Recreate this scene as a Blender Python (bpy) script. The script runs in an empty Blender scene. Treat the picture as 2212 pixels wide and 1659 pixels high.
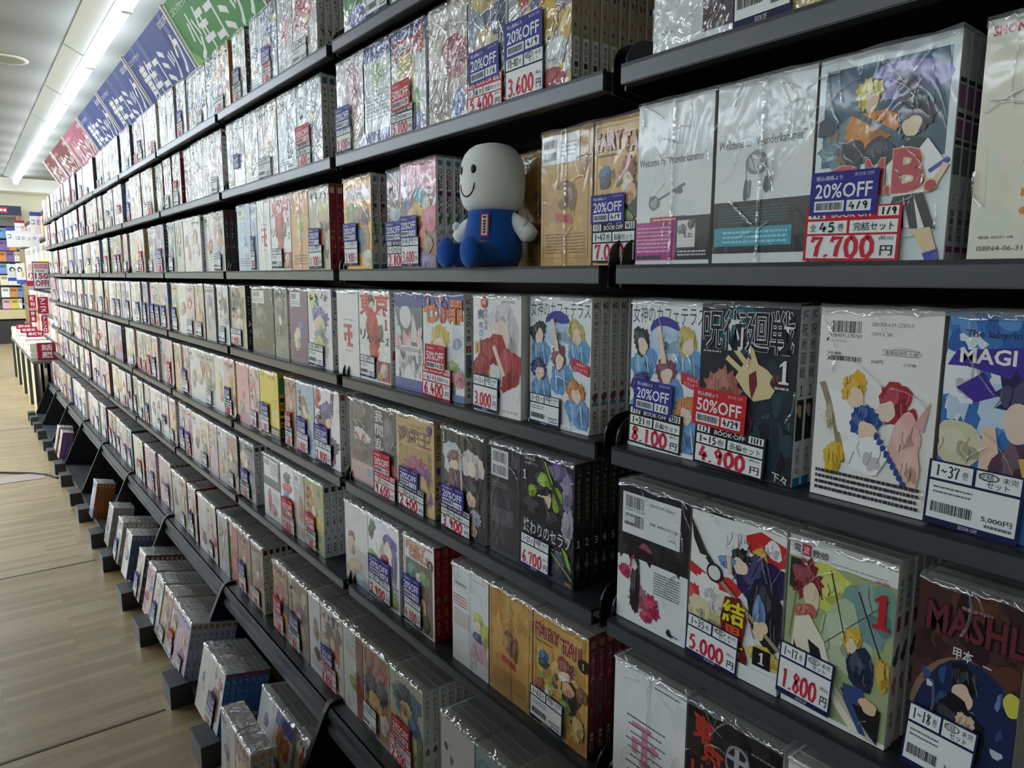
import bpy, math, random
from mathutils import Matrix, Vector
from mathutils.geometry import tessellate_polygon

# ---------------------------------------------------------------- camera, world, exposure
SC = bpy.context.scene
COL = SC.collection
EYE = 1.238
cam_data = bpy.data.cameras.new('camera')
cam_data.sensor_width = 36.0
cam_data.lens = 1546.08 / 2212 * 36.0
cam_data.clip_start = 0.02
cam = bpy.data.objects.new('camera', cam_data)
COL.objects.link(cam)
yaw, pitch, roll = -0.9161, -0.1472, 0.0044
_fw = Vector((math.sin(yaw) * math.cos(pitch), math.cos(yaw) * math.cos(pitch), math.sin(pitch)))
_rt = Vector((math.cos(yaw), -math.sin(yaw), 0))
_up = _rt.cross(_fw)
_r2 = _rt * math.cos(roll) + _up * math.sin(roll)
_u2 = -_rt * math.sin(roll) + _up * math.cos(roll)
cam.matrix_world = Matrix(((_r2.x, _u2.x, -_fw.x, 0), (_r2.y, _u2.y, -_fw.y, 0), (_r2.z, _u2.z, -_fw.z, EYE), (0, 0, 0, 1)))
SC.camera = cam
W = bpy.data.worlds.new('world')
SC.world = W
W.use_nodes = True
W.node_tree.nodes['Background'].inputs[0].default_value = (0.9, 0.95, 1.0, 1)
W.node_tree.nodes['Background'].inputs[1].default_value = 0.05
VS = SC.view_settings
VS.view_transform = 'Standard'
VS.look = 'None'
VS.exposure = 1.45
VS.gamma = 1.0
VS.use_curve_mapping = False
TUBE_POWER = 9.0          # radiance of the fluorescent tubes

# ---------------------------------------------------------------- helpers
def lin(h):
    out = []
    for i in (0, 2, 4):
        c = int(h[i:i + 2], 16) / 255
        out.append(c / 12.92 if c <= 0.04045 else ((c + 0.055) / 1.055) ** 2.4)
    return (*out, 1.0)

def shade(h, k):
    r = []
    for i in (0, 2, 4):
        c = int(h[i:i + 2], 16)
        c = c + (255 - c) * k if k > 0 else c * (1 + k)
        r.append('%02x' % max(0, min(255, int(c))))
    return ''.join(r)

_LC = {}
def lc(h):
    if h not in _LC:
        _LC[h] = lin(h)
    return _LC[h]

class MB:
    """collects coloured faces and links them as one mesh object"""
    def __init__(s):
        s.v, s.f, s.c, s.sm = [], [], [], []
    def face(s, pts, col='ffffff', smooth=False):
        n = len(s.v)
        s.v.extend(pts)
        s.f.append(tuple(range(n, n + len(pts))))
        s.c.append(col)
        s.sm.append(smooth)
    def mesh(s, vs, fs, col='ffffff', smooth=False):
        n = len(s.v)
        s.v.extend(vs)
        for f in fs:
            s.f.append(tuple(i + n for i in f))
            s.c.append(col)
            s.sm.append(smooth)
    def box(s, x0, x1, y0, y1, z0, z1, col='ffffff', cols=None):
        vs = [(x0, y0, z0), (x1, y0, z0), (x1, y1, z0), (x0, y1, z0), (x0, y0, z1), (x1, y0, z1), (x1, y1, z1), (x0, y1, z1)]
        fs = {'b': (0, 3, 2, 1), 't': (4, 5, 6, 7), 'f': (0, 1, 5, 4), 'k': (2, 3, 7, 6), 'l': (3, 0, 4, 7), 'r': (1, 2, 6, 5)}
        n = len(s.v)
        s.v.extend(vs)
        for k, f in fs.items():
            s.f.append(tuple(i + n for i in f))
            s.c.append((cols or {}).get(k, col))
            s.sm.append(False)
    def prism(s, prof, a0, a1, axis='x', col='ffffff'):
        """extrude a 2D outline along an axis; prof is (y,z) for x, (x,z) for y, (x,y) for z"""
        def P(p, a):
            return (a, p[0], p[1]) if axis == 'x' else ((p[0], a, p[1]) if axis == 'y' else (p[0], p[1], a))
        n = len(prof)
        tri = tessellate_polygon([[Vector((p[0], p[1], 0)) for p in prof]])
        s.mesh([P(p, a0) for p in prof] + [P(p, a1) for p in prof],
               [t for t in tri] + [tuple(i + n for i in t) for t in tri] + [(i, (i + 1) % n, (i + 1) % n + n, i + n) for i in range(n)], col)
    def tube(s, pts, r, n=8, col='ffffff', smooth=True, cap=True):
        rings = []
        for i, p in enumerate(pts):
            p = Vector(p)
            d = (Vector(pts[min(i + 1, len(pts) - 1)]) - Vector(pts[max(i - 1, 0)])).normalized()
            a = d.cross(Vector((0, 0, 1)) if abs(d.z) < 0.9 else Vector((1, 0, 0))).normalized()
            b = d.cross(a)
            rr = r[i] if isinstance(r, (list, tuple)) else r
            rings.append([tuple(p + a * rr * math.cos(2 * math.pi * k / n) + b * rr * math.sin(2 * math.pi * k / n)) for k in range(n)])
        vs = [q for ring in rings for q in ring]
        fs = []
        for i in range(len(rings) - 1):
            for k in range(n):
                fs.append((i * n + k, i * n + (k + 1) % n, (i + 1) * n + (k + 1) % n, (i + 1) * n + k))
        if cap:
            fs.append(tuple(range(n))[::-1])
            fs.append(tuple(range(len(vs) - n, len(vs))))
        s.mesh(vs, fs, col, smooth)
    def sphere(s, c, r, nu=20, nv=12, col='ffffff', fn=None):
        vs, fs = [], []
        for j in range(nv + 1):
            t = math.pi * j / nv
            for i in range(nu):
                p = 2 * math.pi * i / nu
                q = (math.sin(t) * math.cos(p), math.sin(t) * math.sin(p), math.cos(t))
                if fn:
                    q = fn(q)
                vs.append((c[0] + q[0] * r[0], c[1] + q[1] * r[1], c[2] + q[2] * r[2]))
        for j in range(nv):
            for i in range(nu):
                fs.append((j * nu + i, (j + 1) * nu + i, (j + 1) * nu + (i + 1) % nu, j * nu + (i + 1) % nu))
        s.mesh(vs, fs, col, True)
    def data(s, name, mat):
        me = bpy.data.meshes.new(name)
        me.from_pydata(s.v, [], s.f)
        ca = me.color_attributes.new('Col', 'FLOAT_COLOR', 'CORNER')
        buf = []
        for f, c in zip(s.f, s.c):
            buf.extend(lc(c) * len(f))
        ca.data.foreach_set('color', buf)
        if any(s.sm):
            me.polygons.foreach_set('use_smooth', s.sm)
        me.materials.append(mat)
        return me
    def build(s, name, mat, parent=None, loc=None):
        o = bpy.data.objects.new(name, s.data(name, mat))
        COL.objects.link(o)
        o.parent = parent
        if loc:
            o.location = loc
        return o

def thing(name, label, cat, loc=(0, 0, 0), group=None, rot=None):
    o = bpy.data.objects.new(name, None)
    o.empty_display_size = 0.02
    COL.objects.link(o)
    o.location = loc
    if rot:
        o.rotation_euler = rot
    return tag(o, label, cat, group)

def tag(o, label, cat, group=None, kind=None):
    o['label'] = label
    o['category'] = cat
    if group:
        o['group'] = group
    if kind:
        o['kind'] = kind
    return o

def structure(o, label=None):
    o['kind'] = 'structure'
    if label:
        o['label'] = label
    return o

def child(o, parent, label=None):
    o.parent = parent
    if label:
        o['label'] = label
    return o

# ---------------------------------------------------------------- materials
def mat(name, rough=0.5, metal=0.0, coat=0.0, spec=0.5, color=None):
    m = bpy.data.materials.new(name)
    m.use_nodes = True
    nt = m.node_tree
    b = nt.nodes['Principled BSDF']
    b.inputs['Roughness'].default_value = rough
    b.inputs['Metallic'].default_value = metal
    b.inputs['Coat Weight'].default_value = coat
    b.inputs['Coat Roughness'].default_value = 0.08
    b.inputs['Specular IOR Level'].default_value = spec
    if color:
        b.inputs['Base Color'].default_value = lin(color)
    else:
        a = nt.nodes.new('ShaderNodeVertexColor')
        a.layer_name = 'Col'
        nt.links.new(a.outputs['Color'], b.inputs['Base Color'])
    return m, nt, b

def bump(nt, b, scale, strength, dist=0.002, target='Normal', detail=4, stretch=(1, 1, 1), kind='noise', rough=0.6):
    tc = nt.nodes.new('ShaderNodeTexCoord')
    mp = nt.nodes.new('ShaderNodeMapping')
    oi = nt.nodes.new('ShaderNodeObjectInfo')
    mp.inputs['Scale'].default_value = stretch
    ad = nt.nodes.new('ShaderNodeVectorMath')
    ad.operation = 'SCALE'
    cmb = nt.nodes.new('ShaderNodeCombineXYZ')
    nt.links.new(oi.outputs['Random'], cmb.inputs[0])
    nt.links.new(oi.outputs['Random'], cmb.inputs[2])
    nt.links.new(cmb.outputs[0], ad.inputs[0])
    ad.inputs['Scale'].default_value = 37.0
    s2 = nt.nodes.new('ShaderNodeVectorMath')
    nt.links.new(tc.outputs['Object'], s2.inputs[0])
    nt.links.new(ad.outputs[0], s2.inputs[1])
    nt.links.new(s2.outputs[0], mp.inputs[0])
    tx = nt.nodes.new('ShaderNodeTexNoise')
    tx.inputs['Scale'].default_value = scale
    tx.inputs['Detail'].default_value = detail
    tx.inputs['Roughness'].default_value = rough
    tx.inputs['Distortion'].default_value = 0.6
    nt.links.new(mp.outputs[0], tx.inputs['Vector'])
    out = tx.outputs[0]
    if kind == 'crease':           # ridged noise: sharp folds of taut plastic film
        m1 = nt.nodes.new('ShaderNodeMath'); m1.operation = 'SUBTRACT'; m1.inputs[1].default_value = 0.5
        m2 = nt.nodes.new('ShaderNodeMath'); m2.operation = 'ABSOLUTE'
        m3 = nt.nodes.new('ShaderNodeMath'); m3.operation = 'POWER'; m3.inputs[1].default_value = 0.6
        nt.links.new(out, m1.inputs[0]); nt.links.new(m1.outputs[0], m2.inputs[0]); nt.links.new(m2.outputs[0], m3.inputs[0])
        out = m3.outputs[0]
    bp = nt.nodes.new('ShaderNodeBump')
    bp.inputs['Strength'].default_value = strength
    bp.inputs['Distance'].default_value = dist
    nt.links.new(out, bp.inputs['Height'])
    nt.links.new(bp.outputs[0], b.inputs[target])
    return tx

M_PRINT, _n, _b = mat('printed_cover_under_film', 0.45, coat=0.55, spec=0.3)
_b.inputs['Coat Roughness'].default_value = 0.1
bump(_n, _b, 16, 0.35, 0.004, 'Coat Normal', 3, (1, 1, 0.45), 'crease')
M_CRINK, _n, _b = mat('printed_cover_under_crinkled_film', 0.45, coat=1.0, spec=0.3)
_b.inputs['Coat Roughness'].default_value = 0.07
_b.inputs['Coat IOR'].default_value = 1.75
bump(_n, _b, 13, 1.0, 0.02, 'Coat Normal', 4, (1, 1, 0.55), 'crease')
M_BOOK, _n, _b = mat('book_block', 0.55, coat=0.25, spec=0.3)
bump(_n, _b, 30, 0.2, 0.002, 'Coat Normal', 3, (1, 1, 0.3), 'crease')
M_PAPER, _, _ = mat('sticker_paper', 0.6, spec=0.3)
M_STEEL, _n, _b = mat('dark_grey_powder_coated_steel', 0.38, spec=0.55)
bump(_n, _b, 900, 0.12, 0.0004, 'Normal', 2)
M_PLAIN, _, _ = mat('matt_coloured_surface', 0.6)
M_SIGN, _, _ = mat('sign_board_print', 0.5, spec=0.25)
M_PLUSH, _n, _b = mat('plush_fabric', 0.95, spec=0.1)
_b.inputs['Sheen Weight'].default_value = 0.35
bump(_n, _b, 700, 0.35, 0.0008, 'Normal', 2)
M_METAL, _n, _b = mat('brushed_reflector', 0.3, 0.75, color='c4cacc')
bump(_n, _b, 9, 0.25, 0.004, 'Normal', 3)

def film_material():
    m = bpy.data.materials.new('clear_plastic_film')
    m.use_nodes = True
    nt = m.node_tree
    nt.nodes.clear()
    out = nt.nodes.new('ShaderNodeOutputMaterial')
    tr = nt.nodes.new('ShaderNodeBsdfTransparent')
    tr.inputs[0].default_value = (0.93, 0.94, 0.94, 1)
    gl = nt.nodes.new('ShaderNodeBsdfGlossy')
    gl.inputs['Roughness'].default_value = 0.07
    gl.inputs['Color'].default_value = (1, 1, 1, 1)
    df = nt.nodes.new('ShaderNodeBsdfDiffuse')
    df.inputs[0].default_value = (0.8, 0.81, 0.8, 1)
    m1 = nt.nodes.new('ShaderNodeMixShader')
    m2 = nt.nodes.new('ShaderNodeMixShader')
    lw = nt.nodes.new('ShaderNodeLayerWeight')
    lw.inputs['Blend'].default_value = 0.35
    mr = nt.nodes.new('ShaderNodeMapRange')
    mr.inputs['To Min'].default_value = 0.10
    mr.inputs['To Max'].default_value = 0.75
    m1.inputs[0].default_value = 0.14
    nt.links.new(lw.outputs['Fresnel'], mr.inputs['Value'])
    nt.links.new(tr.outputs[0], m1.inputs[1]); nt.links.new(df.outputs[0], m1.inputs[2])
    nt.links.new(mr.outputs[0], m2.inputs[0])
    nt.links.new(m1.outputs[0], m2.inputs[1]); nt.links.new(gl.outputs[0], m2.inputs[2])
    nt.links.new(m2.outputs[0], out.inputs[0])
    class _B:  # bump helper expects .inputs
        inputs = gl.inputs
    bump(nt, _B, 22, 0.8, 0.008, 'Normal', 3, (1, 0.5, 1), 'crease')
    return m
M_FILM = film_material()

def emitter(name, col, power):
    m = bpy.data.materials.new(name)
    m.use_nodes = True
    nt = m.node_tree
    nt.nodes.clear()
    e = nt.nodes.new('ShaderNodeEmission')
    e.inputs[0].default_value = lin(col)
    e.inputs[1].default_value = power
    o = nt.nodes.new('ShaderNodeOutputMaterial')
    nt.links.new(e.outputs[0], o.inputs[0])
    return m
M_TUBE = emitter('fluorescent_tube_glow', 'e4f1ff', TUBE_POWER)

# ---------------------------------------------------------------- printing on flat sheets
_TXT = {}
def text_mesh(t, off=0.0):
    k = (t, off)
    if k not in _TXT:
        c = bpy.data.curves.new('t', 'FONT')
        c.body = t
        c.resolution_u = 2
        c.fill_mode = 'FRONT'
        c.offset = off
        o = bpy.data.objects.new('t', c)
        me = o.to_mesh()
        vs = [(v.co.x, v.co.y) for v in me.vertices]
        fs = [tuple(p.vertices) for p in me.polygons]
        o.to_mesh_clear()
        bpy.data.objects.remove(o)
        bpy.data.curves.remove(c)
        if vs:
            xs = [v[0] for v in vs]; ys = [v[1] for v in vs]
            x0, x1, y0, y1 = min(xs), max(xs), min(ys), max(ys)
            vs = [((x - x0) / max(1e-6, x1 - x0), 1 - (y - y0) / max(1e-6, y1 - y0)) for x, y in vs]
        _TXT[k] = (vs, fs)
    return _TXT[k]

STROKES = {
 '0': [[(.5, 0), (.15, .2), (.08, .55), (.25, .95), (.6, 1), (.9, .7), (.88, .3), (.6, .02), (.45, .03)]],
 '1': [[(.35, .12), (.55, 0), (.5, 1)]],
 '2': [[(.1, .25), (.3, .02), (.7, .05), (.82, .3), (.5, .65), (.08, .98), (.95, .92)]],
 '3': [[(.12, .1), (.5, 0), (.82, .18), (.65, .42), (.35, .48), (.75, .55), (.85, .8), (.5, 1), (.08, .9)]],
 '4': [[(.5, 0), (.1, .65), (.95, .6)], [(.68, .35), (.62, 1)]],
 '5': [[(.8, .02), (.28, .05), (.2, .42), (.6, .38), (.85, .65), (.6, .97), (.1, .95)]],
 '6': [[(.65, 0), (.25, .4), (.12, .75), (.4, 1), (.8, .85), (.75, .55), (.4, .52), (.15, .7)]],
 '7': [[(.1, .25), (.14, .05), (.85, .04), (.55, .5), (.45, 1)]],
 '8': [[(.75, .1), (.4, 0), (.2, .2), (.5, .45), (.85, .75), (.55, 1), (.15, .85), (.35, .5), (.75, .25), (.75, .1)]],
 '9': [[(.78, .25), (.45, .02), (.15, .25), (.35, .5), (.75, .35), (.78, .2), (.6, 1)]],
 '.': [[(.4, .9), (.55, 1)]], '/': [[(.7, 0), (.25, 1)]], '~': [[(.05, .55), (.3, .4), (.6, .6), (.95, .45)]], '-': [[(.1, .5), (.9, .5)]],
}

class Print:
    """prints layers of colour, shapes and lettering on an upright sheet; x runs across, y runs down, both 0..1"""
    def __init__(s, x0, z0, w, h, y=0.0, eps=3e-5, seed=1, base=None, shear=0.0):
        s.m = MB()
        s.x0, s.z0, s.w, s.h, s.y, s.eps = x0, z0, w, h, y, eps
        s.n = 0
        s.R = random.Random(seed)
        if base:
            s.rect(0, 0, 1, 1, base)
    def P(s, u, v):
        u = min(1, max(0, u)); v = min(1, max(0, v))
        return (s.x0 + u * s.w, s.y - s.n * s.eps, s.z0 + (1 - v) * s.h)
    def rect(s, a, b, c, d, col):
        s.m.face([s.P(a, d), s.P(c, d), s.P(c, b), s.P(a, b)], col); s.n += 1
    def poly(s, pts, col):
        tri = tessellate_polygon([[Vector((p[0], p[1], 0)) for p in pts]])
        s.m.mesh([s.P(*p) for p in pts], [tuple(t) for t in tri], col); s.n += 1
    def blob(s, cx, cy, rx, ry, col, k=0.12, spikes=0, n=26, seed=None):
        R = random.Random(seed) if seed is not None else s.R
        ph = [R.uniform(0, 6.28) for _ in range(4)]
        pts = []
        for i in range(n):
            a = 2 * math.pi * i / n
            r = 1 + k * (math.sin(2 * a + ph[0]) + 0.7 * math.sin(3 * a + ph[1]) + 0.5 * math.sin(5 * a + ph[2]))
            if spikes and i % 2:
                r *= 1 - spikes * R.uniform(.4, 1)
            pts.append((cx + rx * r * math.cos(a), cy + ry * r * math.sin(a)))
        vs = [s.P(cx, cy)] + [s.P(*p) for p in pts]
        s.m.mesh(vs, [(0, i + 1, (i + 1) % n + 1) for i in range(n)], col); s.n += 1
    def paint(s, cx, cy, rx, ry, col, spikes=0.0, strands=5):
        """one soft mass of colour with lighter and darker brush strands in it"""
        s.blob(cx, cy, rx, ry, col, .12, spikes)
        s.blob(cx - rx * .25, cy - ry * .2, rx * .5, ry * .5, shade(col, .18), .2)
        s.blob(cx + rx * .3, cy + ry * .3, rx * .4, ry * .42, shade(col, -.18), .2)
        for i in range(strands):
            a = s.R.uniform(-1, 1); b = s.R.uniform(-.8, .2)
            x, y = cx + a * rx * .8, cy + b * ry
            s.line([(x, y), (x + s.R.uniform(-.1, .1) * rx, y + ry * .3), (x + s.R.uniform(-.25, .25) * rx, y + ry * s.R.uniform(.5, .8))], .008 + .01 * rx, shade(col, s.R.choice((-.35, -.25, .3))), True)
        s.n += 1
    def line(s, pts, wd, col, join=False):
        asp = s.w / s.h
        n = len(pts)
        vs = []
        for i, p in enumerate(pts):
            a = pts[max(0, i - 1)]; b = pts[min(n - 1, i + 1)]
            dx, dy = (b[0] - a[0]), (b[1] - a[1]) / asp
            L = math.hypot(dx, dy) or 1
            nx, ny = -dy / L * wd / 2, dx / L * wd / 2 * asp
            vs += [s.P(p[0] + nx, p[1] + ny), s.P(p[0] - nx, p[1] - ny)]
        s.m.mesh(vs, [(2 * i, 2 * i + 1, 2 * i + 3, 2 * i + 2) for i in range(n - 1)], col)
        if not join:
            s.n += 1
    def text(s, t, a, b, c, d, col, bold=0.0, outline=None, ow=.05, skew=0.0):
        if outline:
            s.text(t, a - .006, b - .004, c + .006, d + .004, outline, bold + ow * 1.2, skew=skew)
        if t == '1':
            k = max(0.0, (bold - .05) * 1.2)
            s.poly([(a + u * (c - a) + k * su * .3, b + v * (d - b)) for u, v, su in ((.08, .2, -1), (.5, 0, 0), (.72, 0, 1), (.72, .88, 1), (1, .91, 1), (1, 1, 1), (.04, 1, -1), (.04, .91, -1), (.38, .88, -1), (.38, .2, -1), (.1, .29, -1))], col)
            return
        vs, fs = text_mesh(t, bold * .5)
        s.m.mesh([s.P(a + u * (c - a), b + v * (d - b) + skew * u) for u, v in vs], fs, col); s.n += 1
    def side(s, t, a, b, c, d, col, bold=0.0):
        """lettering turned a quarter turn, read from the top down"""
        vs, fs = text_mesh(t, bold * .5)
        s.m.mesh([s.P(c - v * (c - a), b + u * (d - b)) for u, v in vs], fs, col); s.n += 1
    def vtext(s, t, a, b, c, d, col, bold=0.0, outline=None, ow=.05):
        n = len(t); st = (d - b) / n
        for i, ch in enumerate(t):
            if ch == ' ':
                continue
            if ch == 'ー':
                s.line([((a + c) / 2, b + st * (i + .1)), ((a + c) / 2, b + st * (i + .85))], (c - a) * .15, col, True)
                continue
            g = .12 if ord(ch) > 0x3040 else .06
            s.text(ch, a, b + st * (i + g * .6), c, b + st * (i + 1 - g), col, bold, outline, ow); s.n -= 1
        s.n += 1
    def hand(s, t, a, b, c, d, col, wd=.05):
        n = sum(.45 if ch in '.' else 1 for ch in t)
        st = (c - a) / n
        x = a
        for ch in t:
            k = .45 if ch == '.' else 1
            for pl in STROKES.get(ch, []):
                jx = s.R.uniform(-.05, .05)
                s.line([(x + st * k * (.08 + .84 * (p[0] + jx)), b + (d - b) * p[1]) for p in pl], wd, col, True)
            x += st * k
        s.n += 1
    def bars(s, a, b, c, d, col='303030', seed=3):
        R = random.Random(seed)
        x = a
        while x < c:
            w = R.choice((.6, 1, 1.6)) * (c - a) / 46
            s.m.face([s.P(x, d), s.P(min(c, x + w), d), s.P(min(c, x + w), b), s.P(x, b)], col)
            x += w + R.choice((.6, 1, 1.4)) * (c - a) / 46
        s.n += 1
    def lines(s, a, b, c, d, n, col, frac=.45):
        """rows of print too small to read"""
        for i in range(n):
            y = b + (d - b) * (i + .5) / n
            h = (d - b) / n * frac / 2
            x = a
            while x < c - .01:
                w = s.R.uniform(.015, .05)
                s.m.face([s.P(x, y + h), s.P(min(c, x + w), y + h), s.P(min(c, x + w), y - h), s.P(x, y - h)], col)
                x += w + .008
        s.n += 1
    def scatter(s, a, b, c, d, cols, n, size):
        for i in range(n):
            x, y = s.R.uniform(a, c), s.R.uniform(b, d)
            s.blob(x, y, size * s.R.uniform(.5, 1.3), size * s.R.uniform(.4, 1.2) * s.w / s.h * 1.6, s.R.choice(cols), .25, s.R.choice((0, .3)), 12); s.n -= .6
    def ops(s, L):
        for o in L:
            k, a = o[0], o[1:]
            {'R': s.rect, 'P': s.poly, 'B': s.blob, 'A': s.paint, 'L': s.line, 'T': s.text, 'V': s.vtext, 'W': s.side, 'H': s.hand, 'C': s.bars, 'X': s.lines, 'M': s.scatter}[k](*a)
        return s

# ---------------------------------------------------------------- ceiling lights (one visible strip of fluorescent fixtures, plus rows added out of view)
CEIL = 2.98
LY0 = 0.955
LEN = 1.48
fixture_labels = {}
def fixture(x, y, label, group=None, lamps=1):
    t = thing('fluorescent_light', label, 'ceiling light', (x, y, CEIL - 0.11), group)
    m = MB()
    m.box(-LEN / 2, LEN / 2, -0.035, 0.035, 0.045, 0.105, 'dfe2e2')
    m.box(-LEN / 2, -LEN / 2 + .015, -0.03, 0.03, -0.05, 0.05, 'e8eaea')
    m.box(LEN / 2 - .015, LEN / 2, -0.03, 0.03, -0.05, 0.05, 'e8eaea')
    m.build('housing', M_PLAIN, t)
    r = MB()
    for s in (-1,):
        r.face([(-LEN / 2, s * .045, .04), (LEN / 2, s * .045, .04), (LEN / 2, s * .17, .105), (-LEN / 2, s * .17, .105)])
        r.face([(-LEN / 2, s * .045, .038), (LEN / 2, s * .045, .038), (LEN / 2, s * .17, .103), (-LEN / 2, s * .17, .103)][::-1])
    r.build('reflector', M_METAL, t)
    for k in range(lamps):
        g = MB()
        yy = (k - (lamps - 1) / 2) * .11
        g.tube([(-LEN / 2 + .016, yy, .0), (LEN / 2 - .016, yy, .0)], .042, 14)
        g.build('tube', M_TUBE, t)
    return t
ORD = ['first', 'second', 'third', 'fourth', 'fifth', 'sixth', 'seventh', 'eighth', 'ninth', 'tenth', 'eleventh', 'twelfth']
for i in range(8):
    fixture(-4.35 - 1.5 * i, LY0, '%s fluorescent light from the near end of the lit ceiling strip' % ORD[i])
for y, x0, n in ((-1.0, -6.2, 7), (-3.0, -4.6, 8), (-5.2, .9, 11)):  # unseen rows, added to light the covers and their film
    for i in range(n):
        fixture(x0 - 1.5 * i, y, 'three-lamp fluorescent ceiling light added out of view to light the shelving', 'added ceiling lights out of view', 3)

# ---------------------------------------------------------------- room
def plane_obj(name, pts, m, label=None):
    g = MB()
    g.face(pts)
    return structure(g.build(name, m), label)

M_FLOOR, _n, _b = mat('strip_parquet_vinyl', 0.33, spec=0.5, coat=0.25, color='b09c76')
_b.inputs['Coat Roughness'].default_value = 0.22
_tc = _n.nodes.new('ShaderNodeTexCoord')
_sep = _n.nodes.new('ShaderNodeSeparateXYZ')
_cmb = _n.nodes.new('ShaderNodeCombineXYZ')
_n.links.new(_tc.outputs['Object'], _sep.inputs[0])
_n.links.new(_sep.outputs['Y'], _cmb.inputs['X'])
_n.links.new(_sep.outputs['X'], _cmb.inputs['Y'])
_br = _n.nodes.new('ShaderNodeTexBrick')
_br.inputs['Scale'].default_value = 1.0
_br.inputs['Brick Width'].default_value = 0.34
_br.inputs['Row Height'].default_value = 0.032
_br.inputs['Mortar Size'].default_value = 0.0006
_br.inputs['Bias'].default_value = -0.1
_br.inputs['Color1'].default_value = lin('b8a27a')
_br.inputs['Color2'].default_value = lin('9c855c')
_br.inputs['Mortar'].default_value = lin('86704a')
_br.offset = 0.37
_n.links.new(_cmb.outputs[0], _br.inputs['Vector'])
_nz = _n.nodes.new('ShaderNodeTexNoise')
_nz.inputs['Scale'].default_value = 1.6
_nz.inputs['Detail'].default_value = 5
_n.links.new(_tc.outputs['Object'], _nz.inputs['Vector'])
_mx = _n.nodes.new('ShaderNodeMixRGB')
_mx.blend_type = 'OVERLAY'
_mx.inputs[0].default_value = 0.22
_n.links.new(_br.outputs[0], _mx.inputs[1])
_n.links.new(_nz.outputs[0], _mx.inputs[2])
_n.links.new(_mx.outputs[0], _b.inputs['Base Color'])
_rr = _n.nodes.new('ShaderNodeMapRange')
_rr.inputs['To Min'].default_value = 0.24
_rr.inputs['To Max'].default_value = 0.46
_n.links.new(_nz.outputs[0], _rr.inputs['Value'])
_n.links.new(_rr.outputs[0], _b.inputs['Roughness'])

M_CEIL, _n, _b = mat('ceiling_board', 0.8, color='9c9d98')
_tc = _n.nodes.new('ShaderNodeTexCoord')
_wv = _n.nodes.new('ShaderNodeTexWave')
_wv.bands_direction = 'X'
_wv.inputs['Scale'].default_value = 0.34
_wv.inputs['Distortion'].default_value = 1.2
_rmp = _n.nodes.new('ShaderNodeMixRGB')
_rmp.inputs[1].default_value = lin('7b7c78')
_rmp.inputs[2].default_value = lin('8f908c')
_n.links.new(_tc.outputs['Object'], _wv.inputs['Vector'])
_n.links.new(_wv.outputs['Fac'], _rmp.inputs[0])
_n.links.new(_rmp.outputs[0], _b.inputs['Base Color'])
M_WALL, _n, _b = mat('painted_wall', 0.7, color='dcd9c4')
bump(_n, _b, 40, 0.1, 0.001)

XF, XN, YL, YB = -16.4, 2.6, -6.6, 2.4
plane_obj('floor', [(XF, YL, 0), (XN, YL, 0), (XN, YB, 0), (XF, YB, 0)], M_FLOOR)
plane_obj('ceiling', [(XF, YL, CEIL), (XF, YB, CEIL), (XN, YB, CEIL), (XN, YL, CEIL)], M_CEIL)
plane_obj('wall_far', [(XF, YL, 0), (XF, YB, 0), (XF, YB, CEIL), (XF, YL, CEIL)], M_WALL)
plane_obj('wall_near', [(XN, YL, 0), (XN, YL, CEIL), (XN, YB, CEIL), (XN, YB, 0)], M_WALL)
plane_obj('wall_aisle', [(XF, YL, 0), (XF, YL, CEIL), (XN, YL, CEIL), (XN, YL, 0)], M_WALL)
plane_obj('wall_back', [(XF, YB, 0), (XN, YB, 0), (XN, YB, CEIL), (XF, YB, CEIL)], M_WALL)

g = MB()   # white bulkhead band along the top of the far wall
g.box(XF, XF + .4, YL, YB, 2.75, CEIL, 'f1f1ec')
structure(g.build('trim_1', M_PLAIN), 'white bulkhead across the top of the far wall')

# ---------------------------------------------------------------- black steel shelving
S = 0.86
BW = 0.774
XB = [-0.614 - BW * k for k in range(-1, 9)] + [-7.40]     # bay boundaries, near end to far end
YF, YK = 0.613, 0.838                                      # shelf fronts, back panels
YC = 0.6304                                                # fronts of the comic sets
ZL = {'u0': 1.6895, 'u1': 1.4762, 'e': 1.2535, 'r2': 1.0359, 'r3': 0.814, 'r4': 0.5818, 'r5': 0.3135}
ROWNAME = {'u0': 'top', 'u1': 'second', 'e': 'third', 'r2': 'fourth', 'r3': 'fifth', 'r4': 'sixth', 'r5': 'seventh', 'base': 'bottom'}
STEEL, STEELD, BLACK = '42474b', '2b2f32', '121314'
bay_labels = ['dark steel shelving bay at the near end, cut off by the frame',
              'dark steel shelving bay holding the white and blue plush doll',
              'dark steel shelving bay just beyond the plush doll bay',
              'dark steel shelving bay under the green sign board',
              'dark steel shelving bay under the first blue sign board',
              'dark steel shelving bay under the second blue sign board',
              'dark steel shelving bay under the third blue sign board',
              'dark steel shelving bay under the pink sign board',
              'dark steel shelving bay under the first dark red sign board',
              'narrow dark steel shelving bay at the far end by the hanging posters']
def shelf_mesh(L):
    m = MB()
    T = .021
    m.box(0, L, 0, .215, -.004, 0, STEELD)
    m.box(0, L, 0, .004, -T, 0, STEEL)
    m.box(0, L, .001, .018, -T - .001, -T + .002, STEELD)
    m.box(0, L, .2, .215, -.012, 0, STEELD)
    return m.data('shelf', M_STEEL)
def bracket_mesh():
    prof = [(.012, -.026), (.012, .004)]
    for i in range(7):
        a = math.pi - i / 6 * math.pi / 2
        prof.append((.045 + .033 * math.cos(a), .004 + .03 * math.sin(a)))
    prof += [(.21, .046), (.218, -.045), (.17, -.045), (.05, -.03)]
    m = MB()
    m.prism(prof, -.0012, .0012, 'x', BLACK)
    return m.data('bracket', M_STEEL)
BRK = bracket_mesh()
SHM = {}
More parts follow.
